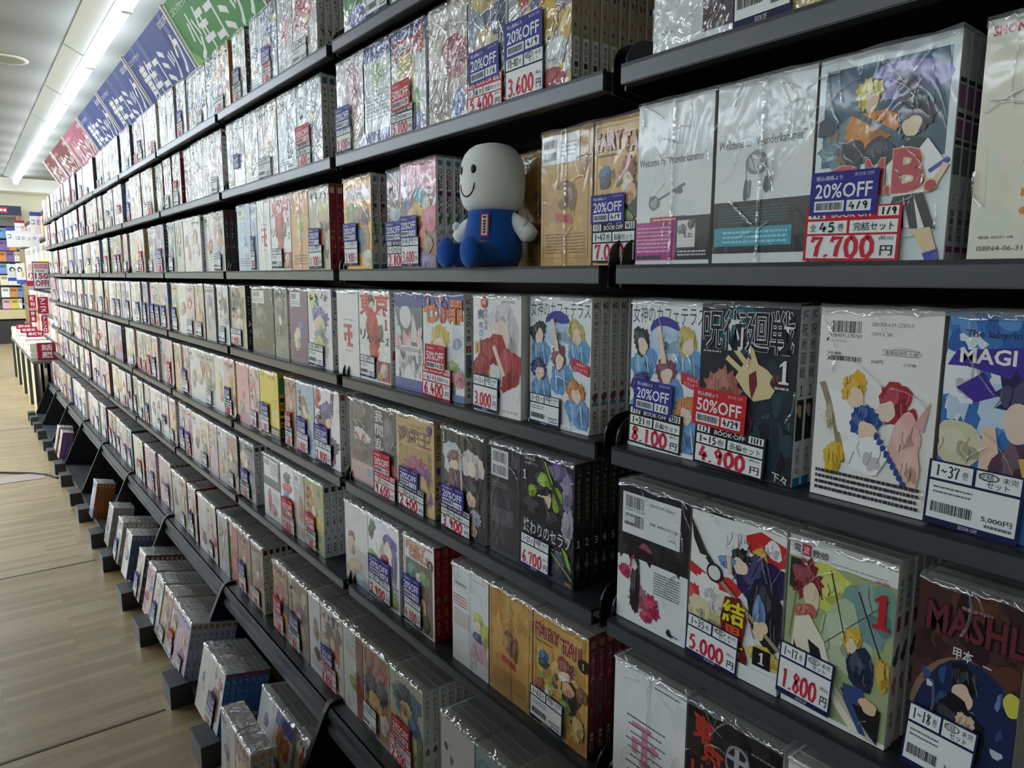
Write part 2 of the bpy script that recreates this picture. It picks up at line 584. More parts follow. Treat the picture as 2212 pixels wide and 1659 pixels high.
for k in range(10):
    x1, x0 = XB[k], XB[k + 1]
    L = x1 - x0
    t = thing('shelving_bay', bay_labels[k], 'bookshelf', (x0, YF, 0), 'black steel shelving bays')
    m = MB()
    m.box(.002, L - .002, YK - YF, YK - YF + .012, .02, 1.93, BLACK)
    m.build('back_panel', M_STEEL, t)
    for xx in ((-.0, 1),) + (((L, 1),) if k == 0 else ()):
        m = MB()
        m.box(xx[0] - .014, xx[0] + .014, YK - YF - .022, YK - YF + .03, 0.0, 1.95, BLACK)
        for j in range(60):
            m.box(xx[0] - .003, xx[0] + .003, YK - YF - .0225, YK - YF - .0215, .1 + j * .03, .115 + j * .03, '050505')
        m.build('upright', M_STEEL, t)
    kk = round(L, 3)
    if kk not in SHM:
        SHM[kk] = shelf_mesh(L - .029)
    for r, z in ZL.items():
        if r == 'r5':
            continue
        s = bpy.data.objects.new('shelf', SHM[kk]); COL.objects.link(s)
        s.parent = t; s.location = (.0145, 0, z)
        for bx in (-.004, L - .025):
            b = bpy.data.objects.new('bracket', BRK); COL.objects.link(b)
            b.parent = s; b.location = (bx, 0, 0)
    # deep seventh shelf with a rolled double lip
    m = MB()
    m.box(.012, L - .012, -.05, .215, .3055, .3135, STEELD)
    m.box(.012, L - .012, -.052, -.046, .255, .3135, STEEL)
    m.box(.012, L - .012, -.056, -.05, .292, .306, STEEL)
    m.box(.012, L - .012, -.0585, -.05, .258, .275, '565a5c')
    m.build('deep_shelf', M_STEEL, t)
    # floor-level rack: sloping tray, side panels, feet
    m = MB()
    m.prism([(-.172, .04), (-.172, .05), (.06, .012), (.06, .004)], .006, L - .006, 'x', STEEL)
    m.box(.006, L - .006, -.1735, -.17, .026, .052, STEEL)
    m.build('tray', M_STEEL, t)
    m = MB()
    m.prism([(-.05, .318), (-.04, .322), (.2, .322), (.2, .01), (-.15, .01), (-.168, .06), (-.062, .30)], -.0075, .0075, 'x', BLACK)
    m.build('side_panel', M_STEEL, t)
    for fx in (0.0, .43 * L):
        m = MB()
        m.box(fx - .05, fx + .055, -.23, -.10, 0.0, .036, '3a3e41')
        m.box(fx - .05, fx + .055, -.23, -.176, .036, .068, '3a3e41')
        m.build('foot', M_STEEL, t)

# ---------------------------------------------------------------- price labels, discount stickers
def logo(p, a, b, c, d, col):
    w = c - a
    p.text('BOOK·OFF', a, b + (d - b) * .32, c, d, col, .025)
    for i, (dx, dy) in enumerate(((.2, .2), (.27, .05), (.34, .0), (.41, .12), (.68, .15), (.75, .02), (.82, .0), (.89, .12))):
        p.blob(a + w * dx, b + (d - b) * dy, w * .022, (d - b) * .09, col, 0, 0, 10, 1); p.n -= 1
    p.n += 1

def price_label(parent, kind, x0, z0, w, h, y, rng='1~20', price='3.600', date='1/6', printed=None, detail=2, rot=0.0, seed=1):
    o_w = w
    p = Print(-w / 2, -h / 2, w, h, 0, 4e-5 if detail > 1 else 1e-4, seed, {'K': '0d0d0f', 'R': 'c41e2c', 'N': '1b1f4a'}[kind])
    W_ = 'eef1ef'
    if kind in 'KR':
        p.rect(.03, .05, .22, .21, W_); p.n -= 1; p.rect(.77, .03, .97, .2, W_); p.n -= 1
        p.rect(.03, .26, .46, .49, W_); p.n -= 1; p.rect(.49, .26, .97, .49, W_); p.n -= 1; p.rect(.03, .53, .97, .95, W_)
        if detail > 1:
            p.hand('112', .05, .07, .2, .19, '202024', .02)
            p.hand(date, .79, .05, .95, .18, '202024', .02)
            logo(p, .29, .04, .72, .2, 'f2f2f2')
            if kind == 'R':
                p.text('全', .06, .31, .13, .45, '202024'); p.text('巻', .36, .31, .43, .45, '202024')
                p.hand(rng, .16, .29, .34, .46, '202024', .022)
                p.text('完結セット', .53, .3, .94, .45, '202024', .012)
            else:
                p.hand(rng, .06, .29, .33, .46, '202024', .02); p.text('巻', .34, .3, .44, .46, '202024')
                p.text('長編セット', .52, .3, .94, .46, '202024', .004)
        else:
            p.rect(.32, .08, .7, .19, 'c8c8c8'); p.lines(.06, .3, .43, .46, 1, '55555a', .6); p.lines(.53, .3, .93, .46, 1, '44444a', .6)
        pb = (.56, .92)
    else:
        p.rect(.03, .03, .48, .28, W_); p.n -= 1; p.rect(.515, .03, .97, .28, W_); p.n -= 1; p.rect(.03, .32, .97, .9, W_)
        if detail > 1:
            p.hand(rng, .07, .07, .35, .24, '303034', .02); p.text('巻', .37, .1, .44, .22, '303034')
            p.text('完結・未完', .54, .06, .94, .15, '202024', .01); p.text('セット', .63, .17, .86, .26, '202024', .01)
            p.line([(.545 + .1 * (1 + math.cos(a * .5)), .105 + .055 * math.sin(a * .5)) for a in range(14)], .012, '202024')
            p.text('BOOK·OFF', .4, .92, .6, .975, 'c9cbe0', .02)
        else:
            p.lines(.08, .08, .42, .22, 1, '55555a', .5); p.lines(.56, .06, .92, .25, 2, '44444a', .5)
        pb = (.5, .86)
    if printed:
        p.lines(.08, .37, .5, .52, 2, '70747a', .35)
        p.bars(.07, .64, .52, .8, '2c2c30', seed)
        if detail > 1:
            p.text(printed, .62, .68, .93, .77, '2c2c30', .015)
            p.lines(.66, .79, .93, .86, 1, '70747a', .6)
        else:
            p.rect(.64, .7, .93, .77, '55585c')
    elif price:
        if detail > 0:
            p.hand(price, .07, pb[0], .76, pb[1], 'd4213f', .047 if detail > 1 else .07)
            if detail > 1:
                p.text('(税込)', .8, pb[0] - .01, .94, pb[0] + .07, '303034'); p.text('円', .82, pb[1] - .2, .94, pb[1] - .02, '202024', .02)
        else:
            p.rect(.15, pb[0] + .03, .75, pb[1] - .04, 'd8607a')
    o = p.m.build('price_label', M_PAPER, parent, (x0 + w / 2, y, z0 + h / 2))
    o.rotation_euler = (0, rot, 0)
    return o

def sticker(parent, kind, x0, z0, w, h, y, date='1/6', detail=2, rot=0.0):
    p = Print(-w / 2, -h / 2, w, h, 0, 4e-5 if detail > 1 else 1e-4, 1, {'b': '322f8c', 'r': 'c81f2e'}[kind])
    W_ = 'eef0f2'
    p.rect(.08, .67, .53, .92, W_); p.n -= 1; p.rect(.57, .67, .92, .92, W_)
    if detail > 0:
        p.text({'b': '20%OFF', 'r': '50%OFF'}[kind], .08, .27, .92, .61, W_, .03)
        if detail > 1:
            p.text('税込価格より', .08, .09, .48, .2, 'dfe0f2', .015); p.text('BOOK·OFF', .66, .06, .93, .14, 'b9b6e0' if kind == 'b' else 'e8a0a0', .02)
            p.hand(date, .6, .71, .89, .88, '28282c', .025)
        p.bars(.11, .71, .5, .88, '2c2c30', 5)
    else:
        p.rect(.1, .3, .9, .58, 'c4c4e6' if kind == 'b' else 'eebcc0')
    o = p.m.build('discount_sticker', M_PAPER, parent, (x0 + w / 2, y, z0 + h / 2))
    o.rotation_euler = (0, rot, 0)
    return o

# ---------------------------------------------------------------- comic sets
VT = 0.0168
class SpinePrint(Print):
    """prints on a spine that faces the near end of the aisle"""
    def P(s, u, v):
        u = min(1, max(0, u)); v = min(1, max(0, v))
        return (s.x0 + s.n * s.eps, s.y + u * s.w, s.z0 + (1 - v) * s.h)

def volume_mesh(w, h, t, face, spine, sp_ops=None, num=1, back=False, seed=1):
    PG = 'b9b5aa'
    m = MB()
    m.box(0, w - .003, 0, .0006, 0, h, face)
    m.box(0, w - .003, t - .0006, t, 0, h, face)
    m.box(.002, w - .004, .0006, t - .0006, .0012, h - .0012, PG)
    if back:
        m.prism([(0.0, .002), (.003, 0), (.003, t), (0.0, t - .002)], 0, h, 'z', spine)
    m.prism([(w - .0035, 0), (w - .0012, .0), (w, .0022), (w, t - .0022), (w - .0012, t), (w - .0035, t)], 0, h, 'z', spine if not back else PG)
    if sp_ops and not back:
        p = SpinePrint(w + 3e-5, 0, t - .0044, h, .0022, 3e-5, seed)
        p.ops([tuple(str(num) if q == '#' else q for q in o) for o in sp_ops])
        m.v, off = m.v + p.m.v, len(m.v)
        m.f += [tuple(i + off for i in f) for f in p.m.f]
        m.c += p.m.c; m.sm += p.m.sm
    return m.data('volume', M_BOOK)

def wrap_mesh(w, h, d, seed, crease=1, seams=()):
    """clear film round the whole set: sheet over the top, folded lip over the front edge, standing seams, creases"""
    R = random.Random(seed)
    m = MB()
    nx, ny = max(4, int(w / .02)), 6
    vs, fs = [], []
    for j in range(ny + 1):
        for i in range(nx + 1):
            vs.append((w * i / nx, -.001 + (d + .002) * j / ny, h + .0022 + R.uniform(-.0009, .0016)))
    for j in range(ny):
        for i in range(nx):
            a = j * (nx + 1) + i
            fs.append((a, a + 1, a + nx + 2, a + nx + 1))
    m.mesh(vs, fs, 'ffffff', True)
    n0 = len(m.v)
    for i in range(nx + 1):          # front lip, one piece with the top sheet
        m.v.append((w * i / nx, -.0018 - R.uniform(0, .0012), h - R.uniform(.002, .007)))
    for i in range(nx):
        m.f.append((i, n0 + i, n0 + i + 1, i + 1)); m.c.append('ffffff'); m.sm.append(True)
    top = m
    m = MB()
    def ridge(pts, wd, ht):
        vs = []
        n = len(pts)
        for i, p in enumerate(pts):
            k = 1 - abs(2 * i / (n - 1) - 1) ** 3 * .8
            a, b = pts[max(0, i - 1)], pts[min(n - 1, i + 1)]
            dx, dz = b[0] - a[0], b[1] - a[1]
            L = math.hypot(dx, dz) or 1
            ox, oz = -dz / L * wd / 2, dx / L * wd / 2
            vs += [(p[0] + ox, -.0014, p[1] + oz), (p[0], -.0014 - ht * k, p[1]), (p[0] - ox, -.0014, p[1] - oz)]
        m.mesh(vs, [(3 * i + q, 3 * i + 1 + q, 3 * i + 4 + q, 3 * i + 3 + q) for i in range(n - 1) for q in (0, 1)], 'ffffff', True)
    for sx in seams:
        ridge([(sx + R.uniform(-.0006, .0006), h * (i / 8)) for i in range(9)], .004, .0016)
    for i in range(int((10 if crease < 2 else 17) * crease * w / .11)):
        x, z = R.uniform(.003, w - .003), R.choice((R.uniform(.6, .99) * h, R.uniform(.02, .99) * h))
        L = R.uniform(.01, .05) * (1 if crease < 2 else 1.35); a = R.uniform(.6, 2.5) if R.random() < .7 else R.uniform(0, 3.1)
        b = R.uniform(-.7, .7)
        pts = []
        for q in range(6):
            t = q / 5 * L
            pts.append((x + t * math.cos(a + b * q / 5), z + t * math.sin(a + b * q / 5)))
        pts = [(min(w - .001, max(.001, px)), min(h - .001, max(.001, pz))) for px, pz in pts]
        ridge(pts, R.uniform(.001, .0028), R.uniform(.0005, .0012))
    return top.data('plastic_wrap', M_FILM), (m.data('crease', M_FILM) if m.f else None)

def comic_set(row, cols, label, n=8, spine=('e8e8e6', None), tags=(), crease=1, h=.176, seed=1, dy=0.0, eps=3e-5, face='d9d9d6', individual=False, group=None, mat_=None, lean=0.0, y=None, film=True):
    """cols: (x0, x1, 'f' or 'b', ops); one wrapped set of n volumes per column"""
    x0, x1 = cols[0][0], cols[-1][1]
    z = ZL.get(row, .0515)
    yy = (YC if row != 'r5' else .594) if y is None else y
    if row == 'r5':
        h = .19
    t = thing('comic_set', label, 'comic set', (x0, yy + dy, z + .0006), group, (-lean, 0, 0) if lean else None)
    for ci, (a, b, kind, ops) in enumerate(cols):
        w = b - a - .0008
        back = kind == 'b'
        base = ops[0][5] if ops and ops[0][0] == 'R' else face
        shared = None
        for i in range(n):
            if individual and not back and i < 6:
                me = volume_mesh(w, h, VT - .0006, base if i == 0 else face, spine[0], spine[1], i + 1, back, seed)
            else:
                if shared is None:
                    shared = volume_mesh(w, h, VT - .0006, face, spine[0], spine[1], 1, back, seed)
                me = shared
            o = bpy.data.objects.new('volume', me)
            COL.objects.link(o)
            o.parent = t
            jit = 0 if i == 0 else ((i * 7 + seed) % 5 - 2) * .0004
            o.location = (a - x0 + .0004 - abs(jit), i * VT + .0006, 0)
        p = Print(a - x0 + .0004, 0, w, h, .0004, eps, seed * 7 + ci)
        p.ops(ops)
        p.m.build('back_cover' if back else 'front_cover', mat_ or (M_CRINK if crease >= 2 else M_PRINT), t)
    wtot, d = x1 - x0, n * VT
    if film:
        seams = [c[0] - x0 + (c[1] - c[0]) * .5 for c in cols if c[2] == 'b'] if crease >= 1 else []
        wm, cm = wrap_mesh(wtot, h, d, seed, crease, seams)
        o = bpy.data.objects.new('plastic_wrap', wm)
        COL.objects.link(o)
        o.parent = t
        if cm:
            o2 = bpy.data.objects.new('crease', cm)
            COL.objects.link(o2)
            o2.parent = o
    for tg in tags:
        ci, r = tg[1], tg[2]
        a, b = cols[ci][0] - x0, cols[ci][1] - x0
        w = b - a
        X0, X1 = a + w * r[0], a + w * r[2]
        Z0, Z1 = h * (1 - r[3]), h * (1 - r[1])
        kw = dict(tg[3]) if len(tg) > 3 else {}
        if tg[0] in 'KRN':
            price_label(t, tg[0], X0, Z0, X1 - X0, Z1 - Z0, -.0038, seed=seed, **kw)
        else:
            sticker(t, tg[0], X0, Z0, X1 - X0, Z1 - Z0, -.0044, **kw)
    return t

# ---------------------------------------------------------------- the comic sets of the two nearest bays
def hatchtext(a, b, c, d, n, col):
    return ('X', a, b, c, d, n, col)

def wunder_ops(y):
    return [('R', 0, 0, 1, 1, 'e3e8e8'), ('M', 0, 0, 1, .9, ['dfe6e8', 'e5e6e4', 'dce4e6'], 20, .12),
            ('T', 'Welcome to “Wunderkammer”', .03, y, .93, y + .05, '4e555a', 0.0)]
comic_set('e', [
    (-0.5862, -0.4818, 'b', wunder_ops(.335) + [
        ('B', .25, .615, .075, .05, '7c8084', .1), ('B', .25, .615, .045, .03, 'a9adb0', .2), ('L', [(.3, .6), (.66, .515)], .025, '6f7377'),
        ('P', [(.52, .545), (.62, .525), (.63, .565), (.585, .575), (.58, .555), (.55, .575)], '7c8084'),
        ('R', 0, .735, .56, .975, 'b12a86'), ('R', .2, .705, .7, .738, 'b8434f'), ('X', .02, .76, .5, .93, 7, 'e3a8cf', .5), ('X', .25, .713, .66, .732, 1, 'f0d0d0', .5),
        ('R', .56, .71, 1, .975, '232226'), ('R', .585, .735, .82, .9, 'dcdedc'), ('A', .65, .79, .06, .035, '8d9092'), ('A', .77, .76, .05, .03, '55585c'), ('T', 'E.D.', .68, .815, .8, .84, '26262a', .03), ('X', .6, .915, .97, .955, 2, 'd8d8dc', .5), ('R', .03, .945, .36, .967, '2a1c2a')]),
    (-0.4783, -0.3704, 'b', wunder_ops(.31) + [
        ('B', .45, .45, .11, .07, '8b8f92', .05), ('B', .45, .45, .08, .05, 'bfc4c6', .1), ('L', [(.38, .4), (.45, .5), (.52, .4)], .012, '70757a'),
        ('L', [(.34, .45), (.35, .56)], .012, '8b8f92'), ('L', [(.55, .45), (.57, .54)], .012, '8b8f92'), ('B', .345, .6, .025, .055, '5c6064', .1), ('B', .38, .59, .02, .05, '85898c', .1), ('B', .56, .575, .025, .05, '4f5357', .1), ('B', .6, .57, .018, .045, '7b7f83', .1),
        ('R', 0, .655, 1, .945, '212327'), ('X', .05, .68, .8, .78, 6, '35606a', .4), ('R', .02, .8, .84, .905, '2b9bb2'), ('X', .12, .815, .8, .895, 3, '8fd4e2', .5)]),
    (-0.3685, -0.2525, 'f', [('R', 0, 0, 1, 1, 'dde8ea'), ('R', .05, .06, .95, .53, '3a5a70'),
        ('A', .68, .17, .24, .1, '8f86c4'), ('A', .2, .42, .16, .1, '4c7a86', .3), ('P', [(.58, .14), (.66, .12), (.78, .22), (.74, .36), (.56, .36), (.6, .25)], '5d5a68'), ('A', .85, .3, .09, .1, '35606a', .3),
        ('M', .06, .3, .5, .52, ['2c4454', '6a8a92', '8c6a48', '40586a'], 18, .05), ('A', .39, .2, .1, .085, 'd8c440', .35, 9), ('B', .42, .25, .05, .045, 'ecd2b0'),
        ('A', .42, .37, .19, .1, 'd98a34', .15), ('L', [(.18, .24), (.66, .43)], .04, '4a6670'), ('B', .3, .47, .1, .06, '2b333c'), ('A', .5, .48, .1, .07, '2a323e'),
        ('A', .74, .335, .125, .1, '1f1e26', .25, 9), ('B', .72, .385, .06, .05, 'ecd6b4'), ('P', [(.56, .56), (.7, .44), (.84, .45), (.96, .56), (.94, .62), (.82, .7), (.62, .7)], 'f2f4f8'), ('P', [(.66, .46), (.75, .52), (.83, .45), (.78, .44), (.72, .44)], '2a2f3c'), ('L', [(.86, .6), (.98, .55)], .03, '4450a8'), ('L', [(.97, .57), (.88, .68)], .045, 'ecd2b0'),
        ('P', [(.63, .7), (.83, .69), (.93, .86), (.56, .84)], '23242c'), ('P', [(.7, .7), (.72, .85), (.76, .85)], 'e8eaee'), ('P', [(.77, .7), (.82, .86), (.86, .85)], 'e8eaee'),
        ('P', [(.76, .86), (.9, .85), (.96, .97), (.9, .99)], 'ecd0a6'), ('P', [(.86, .97), (.96, .95), (.97, 1), (.88, 1)], '4450a8'),
        ('T', 'C', .07, .53, .34, .69, 'c23a48', .07, 'e0cfa0'), ('T', '.M.', .36, .515, .6, .69, 'c23a48', .07, 'e0cfa0'), ('T', 'B.', .61, .48, .92, .69, 'c23a48', .07, 'e0cfa0')])],
    'three-column comic set: two wunderkammer back covers and one front at 7700 yen', n=10,
    spine=('c9ced0', [('R', 0, .2, 1, .22, '2b2a30'), ('R', 0, .23, 1, .33, '96648c'), ('R', 0, .35, 1, .37, '2b2a30'), ('R', 0, .38, 1, .46, '80587c'), ('R', 0, .47, 1, .49, '2b2a30'), ('R', 0, .5, 1, .62, '6a7478'), ('B', .5, .72, .3, .025, 'e8e8ea', 0), ('T', '#', .35, .705, .65, .735, '26262a'), ('V', '加藤元浩', .2, .77, .8, .92, '26262a', .02), ('R', 0, .94, 1, .965, '8a3c78')]),
    tags=[('R', 2, (-.03, .73, .71, 1.0), {'rng': '45', 'price': '7.700', 'date': '1/9', 'rot': .02}.items()), ('b', 2, (0, .555, .53, .77), {'date': '4/9', 'rot': .025}.items())], crease=1.8, seed=11, face='d4d8da')

comic_set('e', [(-0.2364, -0.1520, 'f', [('R', 0, 0, 1, 1, 'e9e6d2'), ('M', 0, 0, 1, 1, ['e4e2cc', 'ece9d8', 'e0e4d2'], 16, .15), ('T', 'SHONEN', .05, .03, .42, .07, 'c8405c', .05)]
    + [('W', 'SHOOT!', .38, .18, .84, .82, 'dd8a3a', .09), ('T', '雑誌 42591-08', .08, .9, .36, .915, '5a5a54'), ('T', 'ISBN4-06-311906', .08, .945, .6, .965, '4a4a46')])],
    'cream comic set with tall orange lettering beside the sailor uniform cover', n=10, crease=1.5, seed=12)

def cafe_ops(tag):
    o = [('R', 0, 0, 1, 1, 'eef1f3'), ('T', '女神のカフェテラス', .02, .03, .98, .15, '4c4f52', 0.0), ('B', .47, .19, .2, .09, '433f9a', .02), ('A', .5, .27, .3, .1, 'b9d6ec')]
    for x, y, c in ((.15, .27, '2b3a3c'), (.77, .25, 'cbb662'), (.5, .45, '8a4a5a'), (.17, .56, '3a3f78'), (.78, .69, 'd8884a')):
        o += [('A', x + .04, y + .16, .19, .12, '6fa4d8', .1, 9), ('L', [(x - .05, y + .1), (x - .02, y + .26)], .012, 'dcecf8'), ('L', [(x + .08, y + .1), (x + .12, y + .26)], .012, 'dcecf8'), ('A', x, y, .135, .095, c, .2, 8), ('B', x + .02, y + .035, .07, .055, 'f2d9c6')]
    o += [('P', [(.37, .17), (.42, .16), (.52, .4), (.45, .41)], 'f0d6c2'), ('P', [(.72, .44), (.99, .49), (.99, .57), (.72, .52)], 'd03440'), ('T', 'めがみの', .8, .468, .93, .495, 'f8e8e8', 0, None, .05, .012), ('T', 'カフェテラス', .76, .5, .97, .525, 'f8e8e8', 0, None, .05, .02),
          ('T', '瀬尾公治', .36, .205, .62, .235, 'e6e8f4', .02), ('T', '1', .47, .26, .53, .31, '3a5a48', .01), ('R', 0, .97, 1, 1, 'eef1f3'), ('X', .25, .978, .75, .992, 1, 'a0a4a8', .5)]
    return o
CAFE_SPINE = ('f0f1f0', [('T', 'KC', .15, .03, .85, .075, '2b1c1c', .05), ('R', .1, .05, .9, .056, 'c04040'), ('V', '女神のカフェテラス', .2, .1, .75, .58, '5a5e60'), ('T', '#', .3, .61, .7, .665, 'b03848', .02), ('B', .5, .72, .38, .035, '8a4a5a'), ('B', .5, .77, .4, .02, '6fa4d8'), ('V', '瀬尾公治', .2, .82, .8, .96, '3a3c40', .01)])
comic_set('r2', [(-0.5961, -0.4861, 'f', cafe_ops(0))], 'pale blue cafe comic set with black 8100 yen label below an upright bracket', n=9, spine=CAFE_SPINE, dy=.008,
    tags=[('K', 0, (.03, .72, .76, .98), {'rng': '1~21', 'price': '8.100', 'date': '12/3', 'rot': .04}.items()), ('b', 0, (.1, .53, .63, .745), {'date': '1/6', 'rot': .05}.items())], seed=13, crease=.6)
JJK = [('R', 0, 0, 1, 1, '262b31'), ('A', .4, .14, .22, .16, '1f5d66'), ('A', .72, .62, .3, .3, '2a3940', .1), ('A', .65, .2, .2, .12, '20262b'), ('M', .5, .5, 1, .95, ['223540', '1c2026', '2c4450', '24303a'], 18, .1),
       ('A', .27, .5, .2, .15, 'b06a5a', .4, 10), ('B', .3, .63, .15, .09, 'e6c49a', .1), ('A', .5, .66, .1, .09, '5a2a38'), ('P', [(.4, .42), (.52, .3), (.72, .36), (.84, .43), (.76, .52), (.6, .55), (.5, .5)], 'e2cf9e'),
       ('L', [(.5, .4), (.3, .31)], .05, 'e2cf9e'), ('L', [(.54, .36), (.39, .26)], .05, 'e2cf9e'), ('L', [(.62, .36), (.52, .21)], .05, 'e2cf9e'), ('P', [(.54, .4), (.61, .37), (.63, .45), (.58, .54), (.55, .47)], '7a2430'), ('A', .82, .42, .06, .05, '51262f'),
       ('T', '呪術廻戦', .03, .03, .96, .27, '101215', .012, 'e4e8e8', .035), ('X', .04, .275, .24, .29, 1, 'b8bcbe', .6), ('T', '1', .83, .3, .93, .43, 'eef0f0', .03), ('X', .8, .445, .95, .465, 1, 'c8ccce', .6), ('T', '下々', .82, .93, .97, .98, 'eef0f0', .02, None, .05, .015)]
comic_set('r2', [(-0.4843, -0.3700, 'f', JJK)], 'black comic set with white outlined kanji title and red half-price sticker', n=10, individual=True, face='2a2d31', dy=-.004,
    spine=('eceff0', [('T', 'JC', .1, .02, .9, .07, '3f7db8', .04), ('V', '呪術廻戦', .12, .09, .88, .4, '1d1f22', .0), ('T', '#', .3, .43, .7, .49, '1d1f22', .01), ('R', 0, .51, 1, .74, '1f262b'), ('B', .4, .57, .35, .04, 'd0ab84', .2), ('V', '芥見下々', .2, .78, .8, .93, '2a2c30'), ('R', 0, .95, 1, 1, '2f8fc4')]),
    tags=[('K', 0, (0, .735, .76, .985), {'rng': '1~15', 'price': '4.900', 'date': '11/1', 'rot': .045}.items()), ('r', 0, (-.03, .515, .55, .745), {'date': '4/29', 'rot': .045}.items())], seed=14, crease=.5)
comic_set('r2', [
    (-0.3528, -0.2468, 'b', [('R', 0, 0, 1, 1, 'f1f0ea'), ('C', .1, .065, .36, .125, '2c2c30'), ('T', '9784091278760', .09, .13, .37, .15, '3a3a3e'), ('T', 'ISBN978-4-09-127876-0', .45, .065, .78, .085, '707074'), ('T', 'C9979 ¥429E', .45, .115, .62, .132, '707074'),
        ('P', [(.06, .165), (.085, .15), (.085, .156), (.07, .175)], '2a2a2e'), ('T', '112  マガ[37]', .09, .163, .24, .176, '55585c'), ('T', '1101-04-01', .08, .225, .2, .24, '2c2c30', .02), ('C', .08, .245, .38, .27, '2c2c30', 8), ('T', '300円', .46, .25, .56, .27, '3a3a3e'), ('L', [(.55, .195), (.84, .195), (.84, .222), (.55, .222), (.55, .195)], .004, '55585c'), ('T', '本体429円', .57, .199, .74, .219, '3a3a3e'), ('T', '＋税', .76, .2, .83, .218, '3a3a3e'), ('T', '小学館', .72, .255, .82, .27, '3a3a3e'),
        ('L', [(.05, .39), (.1, .46), (.2, .62), (.28, .8)], .05, 'a08f72'), ('A', .15, .56, .06, .07, 'b5a382', .3), ('P', [(.12, .42), (.25, .43), (.42, .5), (.4, .68), (.22, .64)], 'f8f8f6'), ('A', .34, .405, .115, .085, 'e8b532', .25, 9), ('B', .36, .455, .075, .05, 'f2d7b8'),
        ('A', .68, .45, .14, .1, 'b02c3c', .1, 9), ('A', .82, .63, .07, .15, 'a32a38', .05, 8), ('B', .62, .5, .07, .055, 'f2dcc6'), ('A', .78, .63, .12, .13, 'eab9b0'), ('P', [(.84, .55), (.96, .42), (.92, .58)], 'dca9a2'), ('A', .2, .78, .09, .1, 'e2bd2a', .2), ('A', .83, .76, .1, .1, 'efc3ae'),
        ('A', .45, .56, .125, .09, '2c4f96', .25, 9), ('B', .48, .615, .075, .055, 'f2d7b8'), ('A', .48, .735, .17, .11, 'fbfbfa', .05, 4)] + [('B', .56 + .03 * i, .63 + .027 * i, .022, .018, '2c4f96', .1) for i in range(9)] +
        [('X', .05, .845, .93, .97, 4, '3a3a3e', .55)]),
    (-0.2441, -0.1636, 'f', [('R', 0, 0, 1, 1, '3d77bd'), ('M', 0, 0, 1, .45, ['e6edf4', 'c4d9ec', '5f96d2', '2c63ac'], 26, .13), ('A', .15, .3, .2, .12, 'eef2f6', .2), ('P', [(.02, .24), (.1, .17), (.9, .13), (.95, .3), (.5, .27), (.2, .24)], '45309a'), ('P', [(.12, .34), (.35, .26), (.5, .36), (.3, .4)], '45309a'),
        ('T', 'The labyrinth of', .16, .075, .86, .118, '2e3a5c', .02), ('T', 'MAGI', .13, .155, .62, .225, 'f3f1ea', .05), ('A', .2, .6, .25, .1, 'd9d2ae'), ('A', .72, .38, .25, .14, '2a2850', .4, 12), ('B', .7, .47, .15, .085, 'efd3bf', .05), ('P', [(.4, .5), (.5, .5), (.56, .64), (.5, .75), (.38, .74)], 'ecccb4'), ('A', .22, .83, .22, .14, 'efeae4'), ('A', .72, .68, .2, .14, '5d3f4e'), ('A', .95, .65, .1, .2, '2f7ac4'), ('L', [(.75, .62), (.9, .88)], .06, 'd9b25e')])],
    'two-column comic set with red, yellow and blue masses on its white back cover', n=10, seed=15, crease=.9,
    tags=[('N', 1, (-.05, .69, .8, 1.0), {'rng': '1~37', 'printed': '5,000円', 'rot': .03}.items())])

